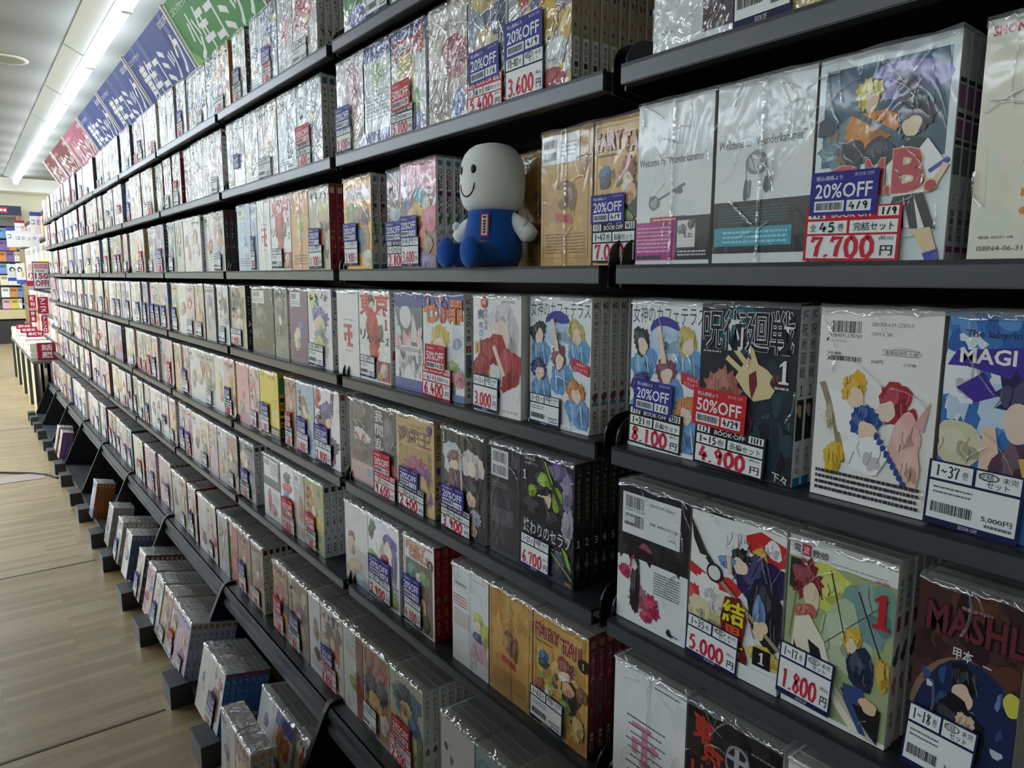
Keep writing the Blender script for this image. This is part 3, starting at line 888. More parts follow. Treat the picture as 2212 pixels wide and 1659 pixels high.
# fifth shelf, near bay
comic_set('r3', [
    (-0.6013, -0.4908, 'b', [('R', 0, 0, 1, 1, 'e9ece9'), ('R', 0, 0, 1, .52, '28272b'), ('M', 0, .28, 1, .5, ['333136', '221f24', '3a363c'], 14, .12), ('R', .06, .065, .88, .36, 'e6e9e8'), ('C', .1, .085, .37, .17, '2c2c30'), ('T', '9784091232168', .1, .175, .38, .195, '3a3a3e'), ('C', .1, .215, .37, .3, '2c2c30', 7), ('R', .08, .235, .24, .275, 'd5dad8'), ('T', 'BOOK·OFF', .09, .28, .24, .296, '2c2c30', .02), ('T', 'ISBN978-4-09-123216-8', .46, .1, .8, .118, '606468'), ('T', '定価', .46, .23, .54, .25, '3a3a3e'), ('T', '本体419円＋税', .57, .23, .84, .252, '3a3a3e'), ('T', '小学館', .72, .3, .82, .318, '3a3a3e'),
        ('B', .41, .42, .07, .035, 'a64a68', .3, .3), ('A', .12, .64, .09, .06, 'c02c58', .3), ('A', .34, .8, .16, .1, 'a8687c', .3), ('A', .52, .83, .14, .09, 'bf3058', .35), ('A', .45, .91, .09, .05, 'c83f66', .3), ('A', .28, .72, .08, .2, '26262b', .1), ('B', .26, .56, .06, .03, 'c8c9cb', .2, .4), ('B', .27, .585, .035, .022, 'eed6b4'), ('V', '退魔', .25, .6, .29, .63, '55555a'), ('L', [(.2, .6), (.22, .53), (.26, .5)], .02, 'b83a54'),
        ('X', .55, .56, .9, .72, 9, '606468', .4), ('B', .78, .95, .04, .02, '2c2c30', .3), ('L', [(.82, .955), (.9, .96)], .01, '2c2c30')]),
    (-0.4888, -0.3719, 'f', [('R', 0, 0, 1, 1, 'ecefeb'), ('R', 0, 0, .47, .035, '1d1c1f'), ('R', .47, 0, 1, .03, 'b9b8b0'), ('P', [(.6, .1), (.75, .05), (1, .1), (1, .22), (.8, .28), (.62, .2)], 'cf2f30'), ('A', .88, .14, .08, .06, 'f0eeea', .1), ('A', .74, .22, .1, .06, 'e0b22e'), ('P', [(0, .38), (.2, .43), (.45, .4), (.6, .45), (.55, .5), (.2, .5), (0, .45)], 'd23338'), ('A', .4, .6, .3, .08, 'dcd8c8'), ('A', .2, .52, .16, .1, 'f2f2ee', .3), ('A', .05, .6, .1, .08, 'd23c48', .2), ('A', .25, .72, .2, .06, 'c8bd8a'), ('A', .12, .68, .14, .08, 'e2d8a8'),
        ('A', .75, .33, .28, .16, '2c2858', .15, 10), ('A', .85, .55, .18, .22, '24242e', .1, 8), ('A', .52, .2, .15, .12, 'e9ecee', .5, 12), ('A', .56, .25, .12, .07, '1e1e22', .4, 9), ('B', .56, .3, .08, .05, 'f0d9ba', .1), ('A', .42, .3, .09, .05, '6a8cc8', .2), ('L', [(.43, .25), (.46, .37)], .045, 'eed3ac'), ('A', .78, .55, .06, .12, '6f93c9'), ('P', [(0, .08), (.05, .14), (.16, .26), (.22, .31), (.12, .31), (.04, .22)], '2b2b30'), ('L', [(.2, .31), (.3, .38)], .05, '2b2b30'), ('B', .29, .4, .09, .06, '2b2b30', .02), ('B', .29, .4, .07, .045, 'e4e4e0', .02), ('L', [(.37, .44), (.98, .72)], .04, 'a8997a'), ('B', .8, .64, .08, .05, 'eed3ac', .2), ('A', .85, .8, .2, .06, 'dcc24a', .2),
        ('P', [(.42, .52), (.58, .5), (.66, .62), (.62, .78), (.68, .86), (.66, 1), (.58, 1), (.4, .78), (.38, .66)], '7a1c28'), ('T', '結', .4, .53, .64, .68, 'e8df2a', .05, '3a1418'), ('T', '界', .42, .69, .62, .8, 'e05a2a', .05, '3a1418'), ('T', '師', .44, .8, .64, .9, 'e8df2a', .05, '3a1418'), ('R', .74, .755, .92, .87, '18181b'), ('T', '1', .8, .775, .86, .85, 'f0f0f0', .03), ('P', [(.55, .9), (1, .9), (1, 1), (.55, 1)], 'ecefeb')])],
    'two-column comic set: black and white back cover, yellow and red kanji front at 5000 yen', n=10, seed=16, crease=.8,
    tags=[('N', 1, (.01, .73, .6, 1.0), {'rng': '1~35', 'price': '5.000', 'rot': .05}.items())])
comic_set('r3', [(-0.3693, -0.2647, 'f', [('R', 0, 0, 1, 1, 'eceee8'), ('R', 0, .12, 1, .97, 'a5b682'), ('A', .45, .25, .3, .12, 'd6dc6a'), ('A', .8, .3, .25, .18, '7fa596'), ('A', .6, .5, .25, .2, 'b9cba4'), ('P', [(.62, .22), (.7, .2), (.8, .36), (.92, .4), (.92, .48), (.74, .46)], '7f9c9c'), ('L', [(.42, .14), (.7, .72)], .012, '40483c'), ('L', [(.68, .2), (.98, .62)], .014, '303c38'), ('L', [(.3, .62), (.95, .2)], .01, '5a6450'), ('L', [(.12, .14), (.05, .6)], .012, '7d8a60'),
        ('P', [(.02, .13), (.13, .13), (.1, .32), (.02, .3)], '33352e'), ('A', .2, .24, .18, .12, '8e2a34', .45, 11), ('B', .25, .32, .08, .075, 'eed8b4', .08), ('A', .2, .42, .11, .05, 'c06a5a'), ('P', [(.1, .47), (.24, .43), (.4, .55), (.55, .8), (.9, .99), (.72, .99), (.4, .8), (.22, .8), (.08, .64)], 'efe9d2'), ('P', [(.4, .55), (.55, .78), (.92, .99), (.84, .99), (.52, .82)], 'c9c4aa'), ('P', [(.24, .57), (.36, .6), (.42, .72), (.32, .75)], '26272b'),
        ('P', [(.1, .6), (.2, .75), (.26, .86), (.12, .8)], '2c2c30'), ('A', .66, .48, .1, .075, 'e0b23c', .25, 9), ('B', .66, .52, .055, .045, 'f0d9ba'), ('A', .75, .62, .14, .11, '28304e', .1, 8), ('A', .94, .6, .07, .1, 'd9a83a', .3), ('P', [(.58, .76), (.8, .78), (.95, .8), (.94, .99), (.7, .86)], '1d1e22'), ('P', [(.6, .73), (.78, .72), (.82, .82), (.7, .82), (.84, .97), (.78, .97), (.62, .82)], '3c4d84'), ('B', .84, .8, .08, .04, 'e8c49a'),
        ('T', '電', .05, .045, .12, .09, '3a3c3e', .01), ('R', .135, .035, .215, .1, 'c8304a'), ('T', '波', .145, .045, .205, .09, 'f6e6e6', .01), ('T', '教師', .235, .05, .39, .095, '3a3c3e', .01), ('X', .42, .09, .92, .1, 1, '9a9c98', .5), ('T', '東毅', .82, .105, .94, .125, 'b03848'), ('T', '1', .83, .17, .95, .36, 'c22a30', .08)])],
    'green comic set with red numeral one and 1800 yen label', n=9, spine=('e6e8e4', [('R', .2, .28, .8, .36, '9a4a62'), ('B', .5, .5, .4, .05, '5a5a64', .3), ('V', '電波教師', .2, .08, .8, .26, '4a4a50'), ('B', .5, .66, .35, .04, 'c070a0', .3), ('V', '東毅', .25, .8, .75, .9, '5a5a60')]), seed=17, crease=.7,
    tags=[('N', 0, (-.02, .64, .52, .955), {'rng': '1~17', 'price': '1.800', 'rot': .05}.items())])
comic_set('r3', [(-0.2476, -0.1676, 'f', [('R', 0, 0, 1, 1, '4b302c'), ('M', 0, 0, 1, .45, ['5d3a30', '3a2624', '6a4030', '2f2224'], 20, .12), ('B', .55, .72, .55, .38, '8a6a54', .02), ('B', .55, .725, .53, .365, '1f2d54', .02), ('M', .1, .45, .95, .75, ['c9d2e0', '6f86b0', '16203e', '31507e'], 18, .05), ('A', .5, .46, .13, .09, '17181c', .15, 7), ('B', .5, .535, .1, .06, 'e4c8ae', .1), ('A', .5, .72, .26, .17, '191a20', .1), ('A', .55, .66, .09, .06, 'e0c2a6', .2), ('B', .95, .48, .08, .06, 'd6cf5a', .05), ('A', .8, .92, .18, .07, 'a9bcd8', .3),
        ('X', .42, .09, .72, .12, 1, '8d7a72', .6), ('T', 'MASHLE', .1, .11, 1.15, .26, '6a2f35', .05, '1f1416', .09), ('T', '甲本', .38, .3, .57, .36, 'e6e2de', .03), ('L', [(.66, .345), (.74, .35)], .014, 'e6e2de')])],
    'dark brown comic set with maroon horror lettering over a deep blue arch', n=9, seed=18, crease=.6, face='3a2a2a', tags=[('N', 0, (0, .66, .68, 1.0), {'rng': '1~18', 'printed': '3,980円', 'rot': .06}.items())])
# sixth shelf, near bay
comic_set('r4', [
    (-0.6006, -0.4846, 'b', [('R', 0, 0, 1, 1, 'e6e8e5'), ('M', 0, 0, 1, 1, ['dfe1de', 'eaebe8', 'e2e3e4'], 14, .16), ('X', .58, .065, .92, .085, 1, '505458', .5), ('R', .28, .42, .56, .46, 'd98aa4'), ('R', .42, .44, .5, .72, 'd98aa4'), ('R', .28, .54, .36, .66, 'd98aa4'), ('R', .56, .52, .62, .6, 'd98aa4'), ('R', .3, .54, .66, .575, 'd98aa4'), ('R', .4, .69, .64, .73, 'd98aa4')] + [('X', .2 + .03 * (i % 3), .38 + .06 * i, .75 - .04 * (i % 2), .4 + .06 * i, 1, '6a6e72', .6) for i in range(8)]),
    (-0.4827, -0.3611, 'f', [('R', 0, 0, 1, 1, '1d1b1c'), ('M', 0, 0, 1, .6, ['262324', '171516', '302a2a'], 14, .12), ('T', '東', .06, .05, .3, .24, 'b83a30', .07, None, .05, .04), ('T', '京', .16, .2, .42, .38, 'b83a30', .06, None, .05, .05), ('V', 'リ', .06, .4, .2, .55, 'b84a34', .05), ('B', .56, .26, .13, .12, '8d8f92', .04), ('B', .56, .26, .11, .1, '2a2829', .04), ('R', .53, .16, .58, .36, 'a9abae'), ('R', .45, .22, .66, .25, 'a9abae'), ('R', .64, .2, .67, .3, 'a9abae'), ('A', .25, .68, .35, .2, 'b8402a', .1, 9), ('A', .65, .6, .2, .1, '6a4a34', .3), ('A', .75, .8, .3, .2, 'a83826', .1), ('X', .7, .12, .98, .14, 1, '8a8a8c', .6), ('T', '1', .87, .27, .93, .37, 'eeeeee', .04)])],
    'two-column comic set: plain white back with pink angular mark and black and red front', n=10, seed=19, crease=1, face='2a2828')
comic_set('r4', [(-0.3558, -0.2549, 'b', [('R', 0, 0, 1, 1, 'dedcd2'), ('C', .08, .07, .4, .17, '2c2c30'), ('X', .5, .08, .85, .16, 3, '707074', .4), ('A', .5, .6, .3, .2, 'b8a888')])],
    'white back-cover comic set with barcode on the sixth shelf corner', n=9, seed=20, crease=1)
# second shelf, near bay
comic_set('u1', [
    (-0.5692, -0.4648, 'b', [('R', 0, 0, 1, 1, 'dfe4e4'), ('R', .64, .4, 1, .93, '4b3338'), ('M', 0, 0, 1, .4, ['d8dede', 'e6e8e6'], 8, .12)]),
    (-0.4632, -0.3615, 'f', [('R', 0, 0, 1, 1, 'd9c68c'), ('A', .7, .7, .3, .25, 'e2cf9a'), ('A', .4, .3, .3, .2, '8a6a4a')])],
    'white and dark brown comic set with printed barcode label, near end of second shelf', n=10, seed=21, crease=2.4, tags=[('N', 1, (0, .45, .62, .99), {'rng': '1~27', 'printed': '4,384円', 'rot': -.02}.items())])

# ---- second bay: top, second, third shelf
comic_set('u0', [(-1.3563, -1.2591, 'f', [('R', 0, 0, 1, 1, 'd5e2d8'), ('A', .5, .6, .4, .3, '4f9a58'), ('A', .6, .85, .4, .1, '6a5aa8')])], 'green and purple comic set first along the top shelf of the doll bay', n=8, seed=30, crease=2)
comic_set('u0', [(-1.2550, -1.1387, 'f', [('R', 0, 0, 1, 1, 'e3e8e6'), ('A', .5, .8, .4, .15, '5d8f7c')])], 'pale comic set second along the top shelf of the doll bay', n=8, seed=31, crease=2, tags=[('N', 0, (0, .6, .7, .95), {'price': None, 'printed': '2,980円'}.items())])
comic_set('u0', [(-1.1353, -1.0162, 'f', [('R', 0, 0, 1, 1, 'dfe3e6'), ('A', .5, .5, .4, .3, '8aa0b8')])], 'grey-blue comic set third along the top shelf of the doll bay', n=8, seed=32, crease=2)
comic_set('u1', [(-1.3986, -1.2762, 'f', [('R', 0, 0, 1, 1, 'eceae9'), ('A', .6, .35, .3, .25, 'c9a6a6'), ('L', [(.4, .1), (.7, .5), (.5, .7)], .06, 'c03c48'), ('L', [(.8, .15), (.55, .45)], .05, 'c03c48'), ('A', .7, .75, .25, .15, 'b09484')])],
    'white and red comic set with purple 20 percent sticker on the second shelf', n=9, seed=33, crease=2.2, tags=[('N', 0, (0, .7, .55, .97), {'rng': '1~22', 'price': '2.100'}.items()), ('b', 0, (-.02, .48, .53, .72), {}.items())])
comic_set('u1', [
    (-1.2819, -1.1738, 'b', [('R', 0, 0, 1, 1, 'd6dfdf'), ('R', 0, 0, 1, .15, '5a66a0'), ('R', 0, .85, 1, 1, '3f4a9a'), ('A', .55, .3, .25, .1, '9ac47a'), ('X', .1, .45, .9, .75, 8, 'a0a8aa', .4)]),
    (-1.1704, -1.0545, 'f', [('R', 0, 0, 1, 1, 'dbe2e0'), ('R', 0, 0, 1, .2, '46569a'), ('T', '七つの大罪', .05, .05, .95, .3, 'd86a34', .06, '8a2a24'), ('A', .45, .42, .28, .2, 'd6c04a', .35, 11), ('B', .45, .48, .16, .1, 'f0dcb8'), ('A', .65, .75, .2, .2, '7a9a5a', .2), ('A', .8, .9, .2, .1, '4a5ea0')])],
    'two-column comic set with orange kanji title and red half-price sticker, 5700 yen', n=9, seed=34, crease=2.2, spine=('eceeee', [('V', '七つの大罪', .15, .1, .85, .45, '1d1d20', .02), ('R', .15, .48, .85, .54, 'c03040'), ('R', 0, .56, 1, .76, '7fa0b8'), ('V', '鈴木央', .15, .8, .85, .95, '1d1d20', .02)]),
    tags=[('K', 1, (.02, .71, .68, .98), {'rng': '1~37', 'price': '5.700'}.items()), ('r', 1, (.05, .48, .6, .74), {'date': '4/28', 'rot': -.03}.items())])
comic_set('u1', [
    (-1.0451, -0.9347, 'b', [('R', 0, 0, 1, 1, 'c9bdb2'), ('A', .7, .45, .3, .2, '9a3a44'), ('A', .3, .75, .3, .2, '8a7a64'), ('A', .5, .15, .4, .12, 'd9d4cc'), ('A', .8, .85, .15, .12, '5a7ab8')]),
    (-0.9322, -0.8349, 'f', [('R', 0, 0, 1, 1, '9aa0b0'), ('A', .7, .3, .3, .25, '3a4668', .2), ('A', .4, .12, .3, .12, 'd8c07a', .3), ('A', .5, .55, .3, .25, 'c8b48a', .2), ('A', .8, .85, .2, .15, '8a5a4a')])],
    'crinkled brown comic set with purple sticker over red 5400 yen label', n=9, seed=35, crease=2.6, face='a09080', tags=[('R', 1, (.03, .73, .92, 1.0), {'rng': '36', 'price': '5.400'}.items()), ('b', 1, (.08, .5, .85, .76), {'date': '1/6', 'rot': -.03}.items())])
OPS_SP = ('b8a890', [('M', 0, 0, 1, .66, ['b05a5a', 'd8c070', '6a4a5a', '3a2a34', '8ab06a', 'c87a90', '40506a', 'd8cab0'], 16, .22), ('R', .05, .66, .95, .93, 'eceeee'), ('V', '尾田栄一郎', .25, .68, .75, .92, '3a3a40', .01), ('R', 0, .94, 1, 1, '2f88c8')])
comic_set('u1', [(-0.8329, -0.7030, 'f', [('R', 0, 0, 1, 1, 'a9a2a0'), ('M', 0, 0, 1, 1, ['b85a50', 'd8b860', '6a5a6a', '2f3440', 'cfd4d8', '7a9a6a', 'c88a60', '50608a'], 40, .1), ('A', .7, .2, .25, .14, 'c04a40', .1), ('B', .72, .25, .14, .06, 'f2f2ee'), ('A', .6, .5, .25, .14, 'd9b548', .2), ('A', .75, .75, .2, .12, 'e2e4e4', .2), ('A', .7, .92, .25, .07, 'b03a3a')])],
    'busy multicoloured comic set with 3600 yen label and blue-footed spines', n=11, seed=36, crease=2, spine=OPS_SP, individual=True, tags=[('N', 0, (-.02, .66, .62, 1.0), {'rng': '70~80', 'price': '3.600'}.items()), ('b', 0, (-.03, .4, .6, .67), {'date': '4/9', 'rot': -.02}.items())])
OP_SPINE = ('e9eaea', [('B', .5, .05, .35, .03, '6a8cb8'), ('V', 'ONEPIECE', .15, .1, .85, .5, '6a2a50', .03), ('B', .5, .55, .35, .04, '4a8a5a', .3), ('M', 0, .6, 1, .8, ['8a7a5a', 'b09070', '6a5a4a', 'c8b890'], 8, .2), ('V', '尾田', .2, .83, .8, .93, '3a3a40'), ('R', 0, .95, 1, 1, '2f78b0')])
comic_set('e', [(-1.3818, -1.2605, 'f', [('R', 0, 0, 1, 1, 'e8ac3c'), ('T', 'ONE PIECE', .08, .12, .92, .25, '7a8ab8', .06, 'd8c8a8'), ('X', .5, .035, .9, .06, 1, '4a3a20', .6), ('A', .35, .42, .28, .16, '6f8a54', .3), ('A', .65, .42, .26, .13, '9a6a50', .3), ('A', .8, .45, .15, .09, '3a2c2c', .3), ('A', .75, .72, .2, .18, 'a8845a', .1), ('A', .6, .68, .15, .16, '44668a'), ('A', .85, .88, .14, .1, 'd8d2c0')])],
    'yellow comic set with purple sticker, first on the doll shelf', n=8, seed=37, crease=.7, spine=OP_SPINE, tags=[('N', 0, (.05, .69, .55, .96), {'rng': '1~12', 'price': '2.900'}.items()), ('b', 0, (.03, .49, .52, .69), {}.items())])
comic_set('e', [(-1.2192, -1.1176, 'f', [('R', 0, 0, 1, 1, '7a5650'), ('M', 0, 0, 1, .5, ['8a6258', '5d423e', '94706a'], 10, .15), ('T', 'MASHLE', .06, .09, 1.1, .24, 'a85a60', .05, '4a2a2c'), ('T', '甲本', .45, .28, .65, .34, 'd8d0cc', .02), ('B', .6, .68, .5, .34, '2f3d5a', .03), ('A', .58, .5, .3, .17, '22252c', .3, 9), ('B', .68, .57, .14, .09, 'dfc2ae'), ('A', .3, .45, .2, .1, 'a9b6c8', .3)])],
    'brown horror-lettered comic set between the yellow and pink sets', n=8, seed=38, crease=.6, dy=.012, face='5a4440', tags=[('K', 0, (.03, .7, .86, .99), {'rng': '1~12', 'price': '2.800', 'date': '4/3'}.items()), ('b', 0, (0, .52, .6, .72), {'date': '4/9'}.items())])
comic_set('e', [(-1.1339, -1.0174, 'f', [('R', 0, 0, 1, 1, 'e89aa6'), ('T', 'ONE PIECE', .1, .09, .9, .24, 'e8b4bc', .05, 'a85a6a'), ('X', .6, .03, .92, .055, 1, '6a2a3a', .6), ('R', 0, .26, 1, 1, '8a5550'), ('A', .14, .26, .11, .07, 'e9e6e0', .2), ('B', .14, .19, .1, .025, '4a4a8a', .1), ('A', .55, .33, .18, .09, '4fa8b0', .2), ('A', .25, .42, .14, .08, '4a5a9a'), ('A', .42, .5, .24, .13, 'dba93c', .3, 9), ('A', .75, .45, .12, .13, 'cfc6b8', .2), ('A', .84, .55, .2, .13, 'd8607a'), ('A', .62, .72, .12, .1, 'd8705a'), ('A', .78, .78, .12, .1, '9a7a64', .2), ('A', .75, .95, .3, .1, '6a5a98')])],
    'pink comic set with 3600 yen label beside the plush doll', n=9, seed=39, crease=.5, dy=-.006, individual=True, spine=OP_SPINE, tags=[('N', 0, (.04, .7, .56, .985), {'rng': '81~90', 'price': '3.600'}.items()), ('b', 0, (.02, .5, .52, .71), {}.items())])
def ft_back(extra=()):
    return [('R', 0, 0, 1, 1, 'c69a52'), ('M', 0, 0, 1, 1, ['d0a65e', 'b88a48', 'cfa05a', 'be9458'], 24, .14), ('L', [(.05, .04), (.93, .04), (.93, .94), (.05, .94), (.05, .04)], .008, '8a5a34'), ('A', .5, .47, .16, .12, '8a5f38', .1, 4), ('A', .62, .5, .09, .11, '80552f', .2, 3), ('B', .4, .47, .06, .05, 'c69a52', .2), ('P', [(.3, .6), (.62, .63), (.64, .69), (.32, .66)], 'b8442e'), ('X', .1, .75, .88, .91, 7, '9a7040', .4)] + list(extra)
FT_FRONT = [('R', 0, 0, 1, 1, 'd2a658'), ('M', 0, 0, 1, 1, ['dcb266', 'c2924a', 'd6aa5e'], 18, .14), ('L', [(.05, .05), (.94, .05), (.94, .95), (.05, .95), (.05, .05)], .01, '94703c'), ('M', .08, .34, .94, .92, ['b08a52', 'e0bd7e', '7a6040', 'c09a5c', '94a05a', '5d5a48'], 46, .05),
    ('A', .2, .37, .1, .06, '3f6a9a', .25, 5), ('A', .2, .43, .11, .04, '3f4a48'), ('A', .62, .36, .17, .09, '9a5048', .45, 11), ('A', .6, .44, .1, .06, 'e8cfae'), ('B', .62, .46, .09, .03, 'e8eaea', .2), ('A', .7, .58, .19, .13, '2b2824', .1), ('A', .66, .52, .1, .07, 'd9a878'), ('A', .9, .5, .09, .07, '8a5a3c'), ('A', .3, .64, .09, .06, 'cfd07a', .3), ('B', .3, .72, .06, .08, 'e6e4da', .2), ('A', .15, .64, .1, .06, 'a8604a'), ('A', .62, .68, .12, .06, '7fa04e', .3), ('A', .85, .8, .12, .1, 'd9b878', .2),
    ('T', 'FAIRY', .05, .09, .5, .21, '9a2a40', .05, 'e2d2a8'), ('T', 'TAIL', .52, .11, .93, .24, '9a2a40', .05, 'e2d2a8'), ('X', .06, .235, .4, .25, 1, '6a4a2a', .6)]
comic_set('e', [(-0.9225, -0.8187, 'b', ft_back([('R', .7, .05, .8, 1, '7a5434'), ('B', .85, .1, .1, .04, 'e4e4e0', .3, .3)]))],
    'parchment-brown comic set pushed back behind the plush doll', n=6, seed=401, crease=1.4, dy=.088, face='9a7444')
comic_set('e', [
    (-0.7784, -0.6770, 'b', ft_back([('R', .02, .03, .76, .24, 'e6e8e6'), ('C', .05, .06, .32, .12, '2c2c30'), ('C', .05, .15, .32, .21, '2c2c30', 9), ('X', .4, .08, .7, .2, 4, '8a8e90', .4)])),
    (-0.6745, -0.5785, 'f', FT_FRONT)],
    'parchment-brown two-column comic set beside the plush doll, 7000 yen', n=9, seed=40, crease=1, dy=.016, face='b8904e', tags=[('K', 1, (.02, .7, .8, .98), {'rng': '1~47', 'price': '7.000', 'date': '4/13'}.items()), ('b', 1, (0, .51, .6, .71), {'date': '4/9'}.items())])
# fourth shelf
def tr_back():
    return [('R', 0, 0, 1, 1, 'e9e9e7'), ('X', .55, .03, .9, .05, 1, '55585c', .5), ('R', .3, .4, .68, .44, 'c8405a'), ('R', .48, .42, .6, .66, 'c8405a'), ('R', .3, .5, .7, .535, 'c8405a'), ('R', .32, .5, .42, .6, 'c8405a'), ('R', .62, .48, .7, .56, 'c8405a'), ('R', .46, .62, .72, .66, 'c8405a'), ('L', [(.3, .34), (.78, .35)], .012, '6a6a6e'), ('X', .35, .7, .7, .72, 1, '8a8a8e', .5)]
TR_FRONT = [('R', 0, 0, 1, 1, 'edeeec'), ('T', '東京', .02, .02, .98, .28, 'cc2c3a', .07), ('A', .42, .12, .11, .08, '26201f', .2, 6), ('B', .42, .18, .08, .06, 'eed8c4'), ('A', .45, .4, .22, .2, 'c8303c', .1, 6), ('A', .5, .55, .2, .1, 'bb3a44', .2), ('A', .48, .68, .16, .1, 'c8303c', .1), ('A', .72, .45, .06, .1, '6a7a54'), ('V', 'リ', .04, .42, .2, .56, '2a2a2c', .02), ('T', 'ベンジャーズ', .25, .47, .96, .58, '2a2a2c', .03, None, .05, .02), ('T', '1', .83, .3, .92, .42, 'c8303c', .03), ('R', .6, .76, .98, .98, '9a2c34'), ('A', .8, .86, .12, .08, 'd8c8c0', .2), ('A', .68, .93, .08, .05, 'c8a040', .2)]
TR_SPINE = ('eceaea', [('T', 'KC', .2, .02, .8, .06, 'b83040', .04), ('V', '東京リベンジャーズ', .15, .08, .85, .52, '26262a', .02), ('T', '1', .3, .54, .7, .58, 'c03040'), ('B', .5, .68, .35, .06, 'c83a44', .2), ('V', '和久井健', .2, .76, .8, .96, '2a2a2e', .02)])
comic_set('r2', [(-1.4303, -1.3270, 'b', tr_back()), (-1.3248, -1.1950, 'f', TR_FRONT)], 'white two-column comic set with big red kanji on the fourth shelf of the doll bay', n=8, seed=41, crease=.5, spine=TR_SPINE, tags=[('N', 1, (.06, .72, .55, .965), {'rng': '1~31', 'printed': '9,900円', 'rot': .02}.items())])
NT_SPINE = ('eeefee', [('T', 'KC', .1, .05, .9, .09, 'a83040', .04), ('V', '七つの大罪', .12, .11, .88, .44, '1a1a1d', .02), ('R', .1, .47, .9, .53, 'b8384a'), ('T', '#', .35, .48, .65, .52, 'f6e8e8'), ('R', .05, .55, .95, .76, '6a8498'), ('M', .1, .6, .9, .75, ['4a5a4a', 'c8d4dc', '7a6a50', '3a4650'], 9, .15), ('V', '鈴木央', .15, .79, .85, .96, '1a1a1d', .03)])
comic_set('r2', [
    (-1.1769, -1.0762, 'b', [('R', 0, 0, 1, 1, 'e6e9ec'), ('R', 0, 0, 1, .15, '3f4d92'), ('R', 0, .15, 1, .54, '6c7178'), ('B', .4, .25, .2, .12, 'dfe2e2', .05), ('P', [(.65, .2), (.75, .3), (.85, .5), (.55, .5), (.62, .35)], 'd5d8d8'), ('P', [(0, .15), (.12, .3), (.15, .5), (0, .52)], 'c4c8ca'), ('M', 0, .4, 1, .55, ['e0b0b4', 'd8dcdc', '9aa0a4', 'e8c8cc'], 18, .08), ('X', .04, .56, .96, .6, 2, '8a5a60', .4), ('M', .05, .63, .9, .83, ['c4c8ca', '9aa0a4', 'dfe2e2', '70767a'], 22, .06), ('R', 0, .88, 1, 1, '4654a0')]),
    (-1.0746, -0.9461, 'f', [('R', 0, 0, 1, 1, 'e3e7e8'), ('R', 0, 0, 1, .15, '3c4b95'), ('M', 0, .3, 1, .8, ['dfe6ea', 'cfd9de'], 8, .15), ('A', .42, .44, .25, .16, 'd2b54c', .4, 12), ('B', .42, .5, .15, .08, 'f2dcc0', .08), ('A', .88, .78, .14, .1, 'd98a98', .1), ('A', .75, .68, .14, .07, '8fa862', .3), ('A', .68, .9, .12, .1, '4a7a5a', .2), ('R', .6, .93, 1, 1, '5672a8'), ('B', .83, .46, .1, .06, '9a96b8', .1, .35), ('T', '1', .8, .43, .86, .49, 'e8e8f0', .03),
        ('T', '七', .03, .05, .32, .28, 'e07a34', .07, 'a83028'), ('T', 'つの', .26, .12, .56, .28, 'd8583a', .05, 'a83028'), ('T', '大', .5, .1, .7, .28, 'd8583a', .06, 'a83028'), ('T', '罪', .68, .06, .97, .28, 'e07a34', .06, 'a83028'), ('A', .45, .05, .08, .05, 'd8606a', .4), ('L', [(.45, .03), (.45, .2)], .03, 'd9dde6')])],
    'blue-banded two-column comic set with orange kanji title and 6400 yen label', n=9, seed=42, crease=.9, spine=NT_SPINE, individual=True, tags=[('R', 1, (.02, .7, .72, 1.0), {'rng': '41', 'price': '6.400', 'date': '11/1', 'rot': .03}.items()), ('r', 1, (.1, .49, .6, .74), {'date': '4/30', 'rot': .02}.items())])
comic_set('r2', [(-0.9037, -0.7851, 'f', [('R', 0, 0, 1, 1, 'eeedeb'), ('A', .6, .2, .26, .16, 'dadada', .15, 10), ('A', .8, .35, .16, .2, 'd2d0d2', .1, 9), ('B', .6, .32, .16, .12, 'f0d9c8', .06), ('A', .4, .5, .32, .18, 'a83038', .1), ('A', .75, .6, .25, .2, 'b03038', .1), ('A', .2, .62, .2, .14, 'a02c34', .1), ('L', [(.45, .42), (.66, .66)], .07, 'f0d6c4'), ('A', .5, .68, .14, .12, 'dcdcde', .1), ('A', .45, .82, .12, .06, '5a4a54'), ('B', .25, .06, .07, .05, 'c83a48', .03), ('T', 'ゆ', .21, .035, .29, .085, 'f4e4e4', .02), ('T', '幽', .12, .12, .22, .21, '5a78c8', .05, 'd8c040'), ('V', 'らぎ荘の', .25, .1, .32, .3, '3a3a4a'), ('V', '奈さん', .13, .22, .22, .42, '5a9ac8', .03), ('R', .05, .4, .17, .5, 'e2a860'), ('T', '1', .09, .42, .13, .48, '3a2a1a', .02), ('T', 'JUMP COMICS', .62, .04, .88, .065, '3a3a3e'), ('T', 'ゆらぎ荘', .65, .94, .95, .96, 'c04048')])],
    'white and red comic set with silver-grey mass and 3000 yen label', n=8, seed=43, crease=.3, dy=-.012, tags=[('N', 0, (.03, .68, .58, .985), {'rng': '1~11', 'price': '3.000', 'rot': .03}.items())])
comic_set('r2', [(-0.7809, -0.6567, 'f', cafe_ops(1))], 'pale blue cafe comic set with white auction notice and numbered spines', n=9, seed=44, crease=.4, spine=CAFE_SPINE, individual=True, tags=[('N', 0, (.04, .76, .56, 1.0), {'rng': '1~22', 'printed': '7,818円', 'rot': .02}.items())])
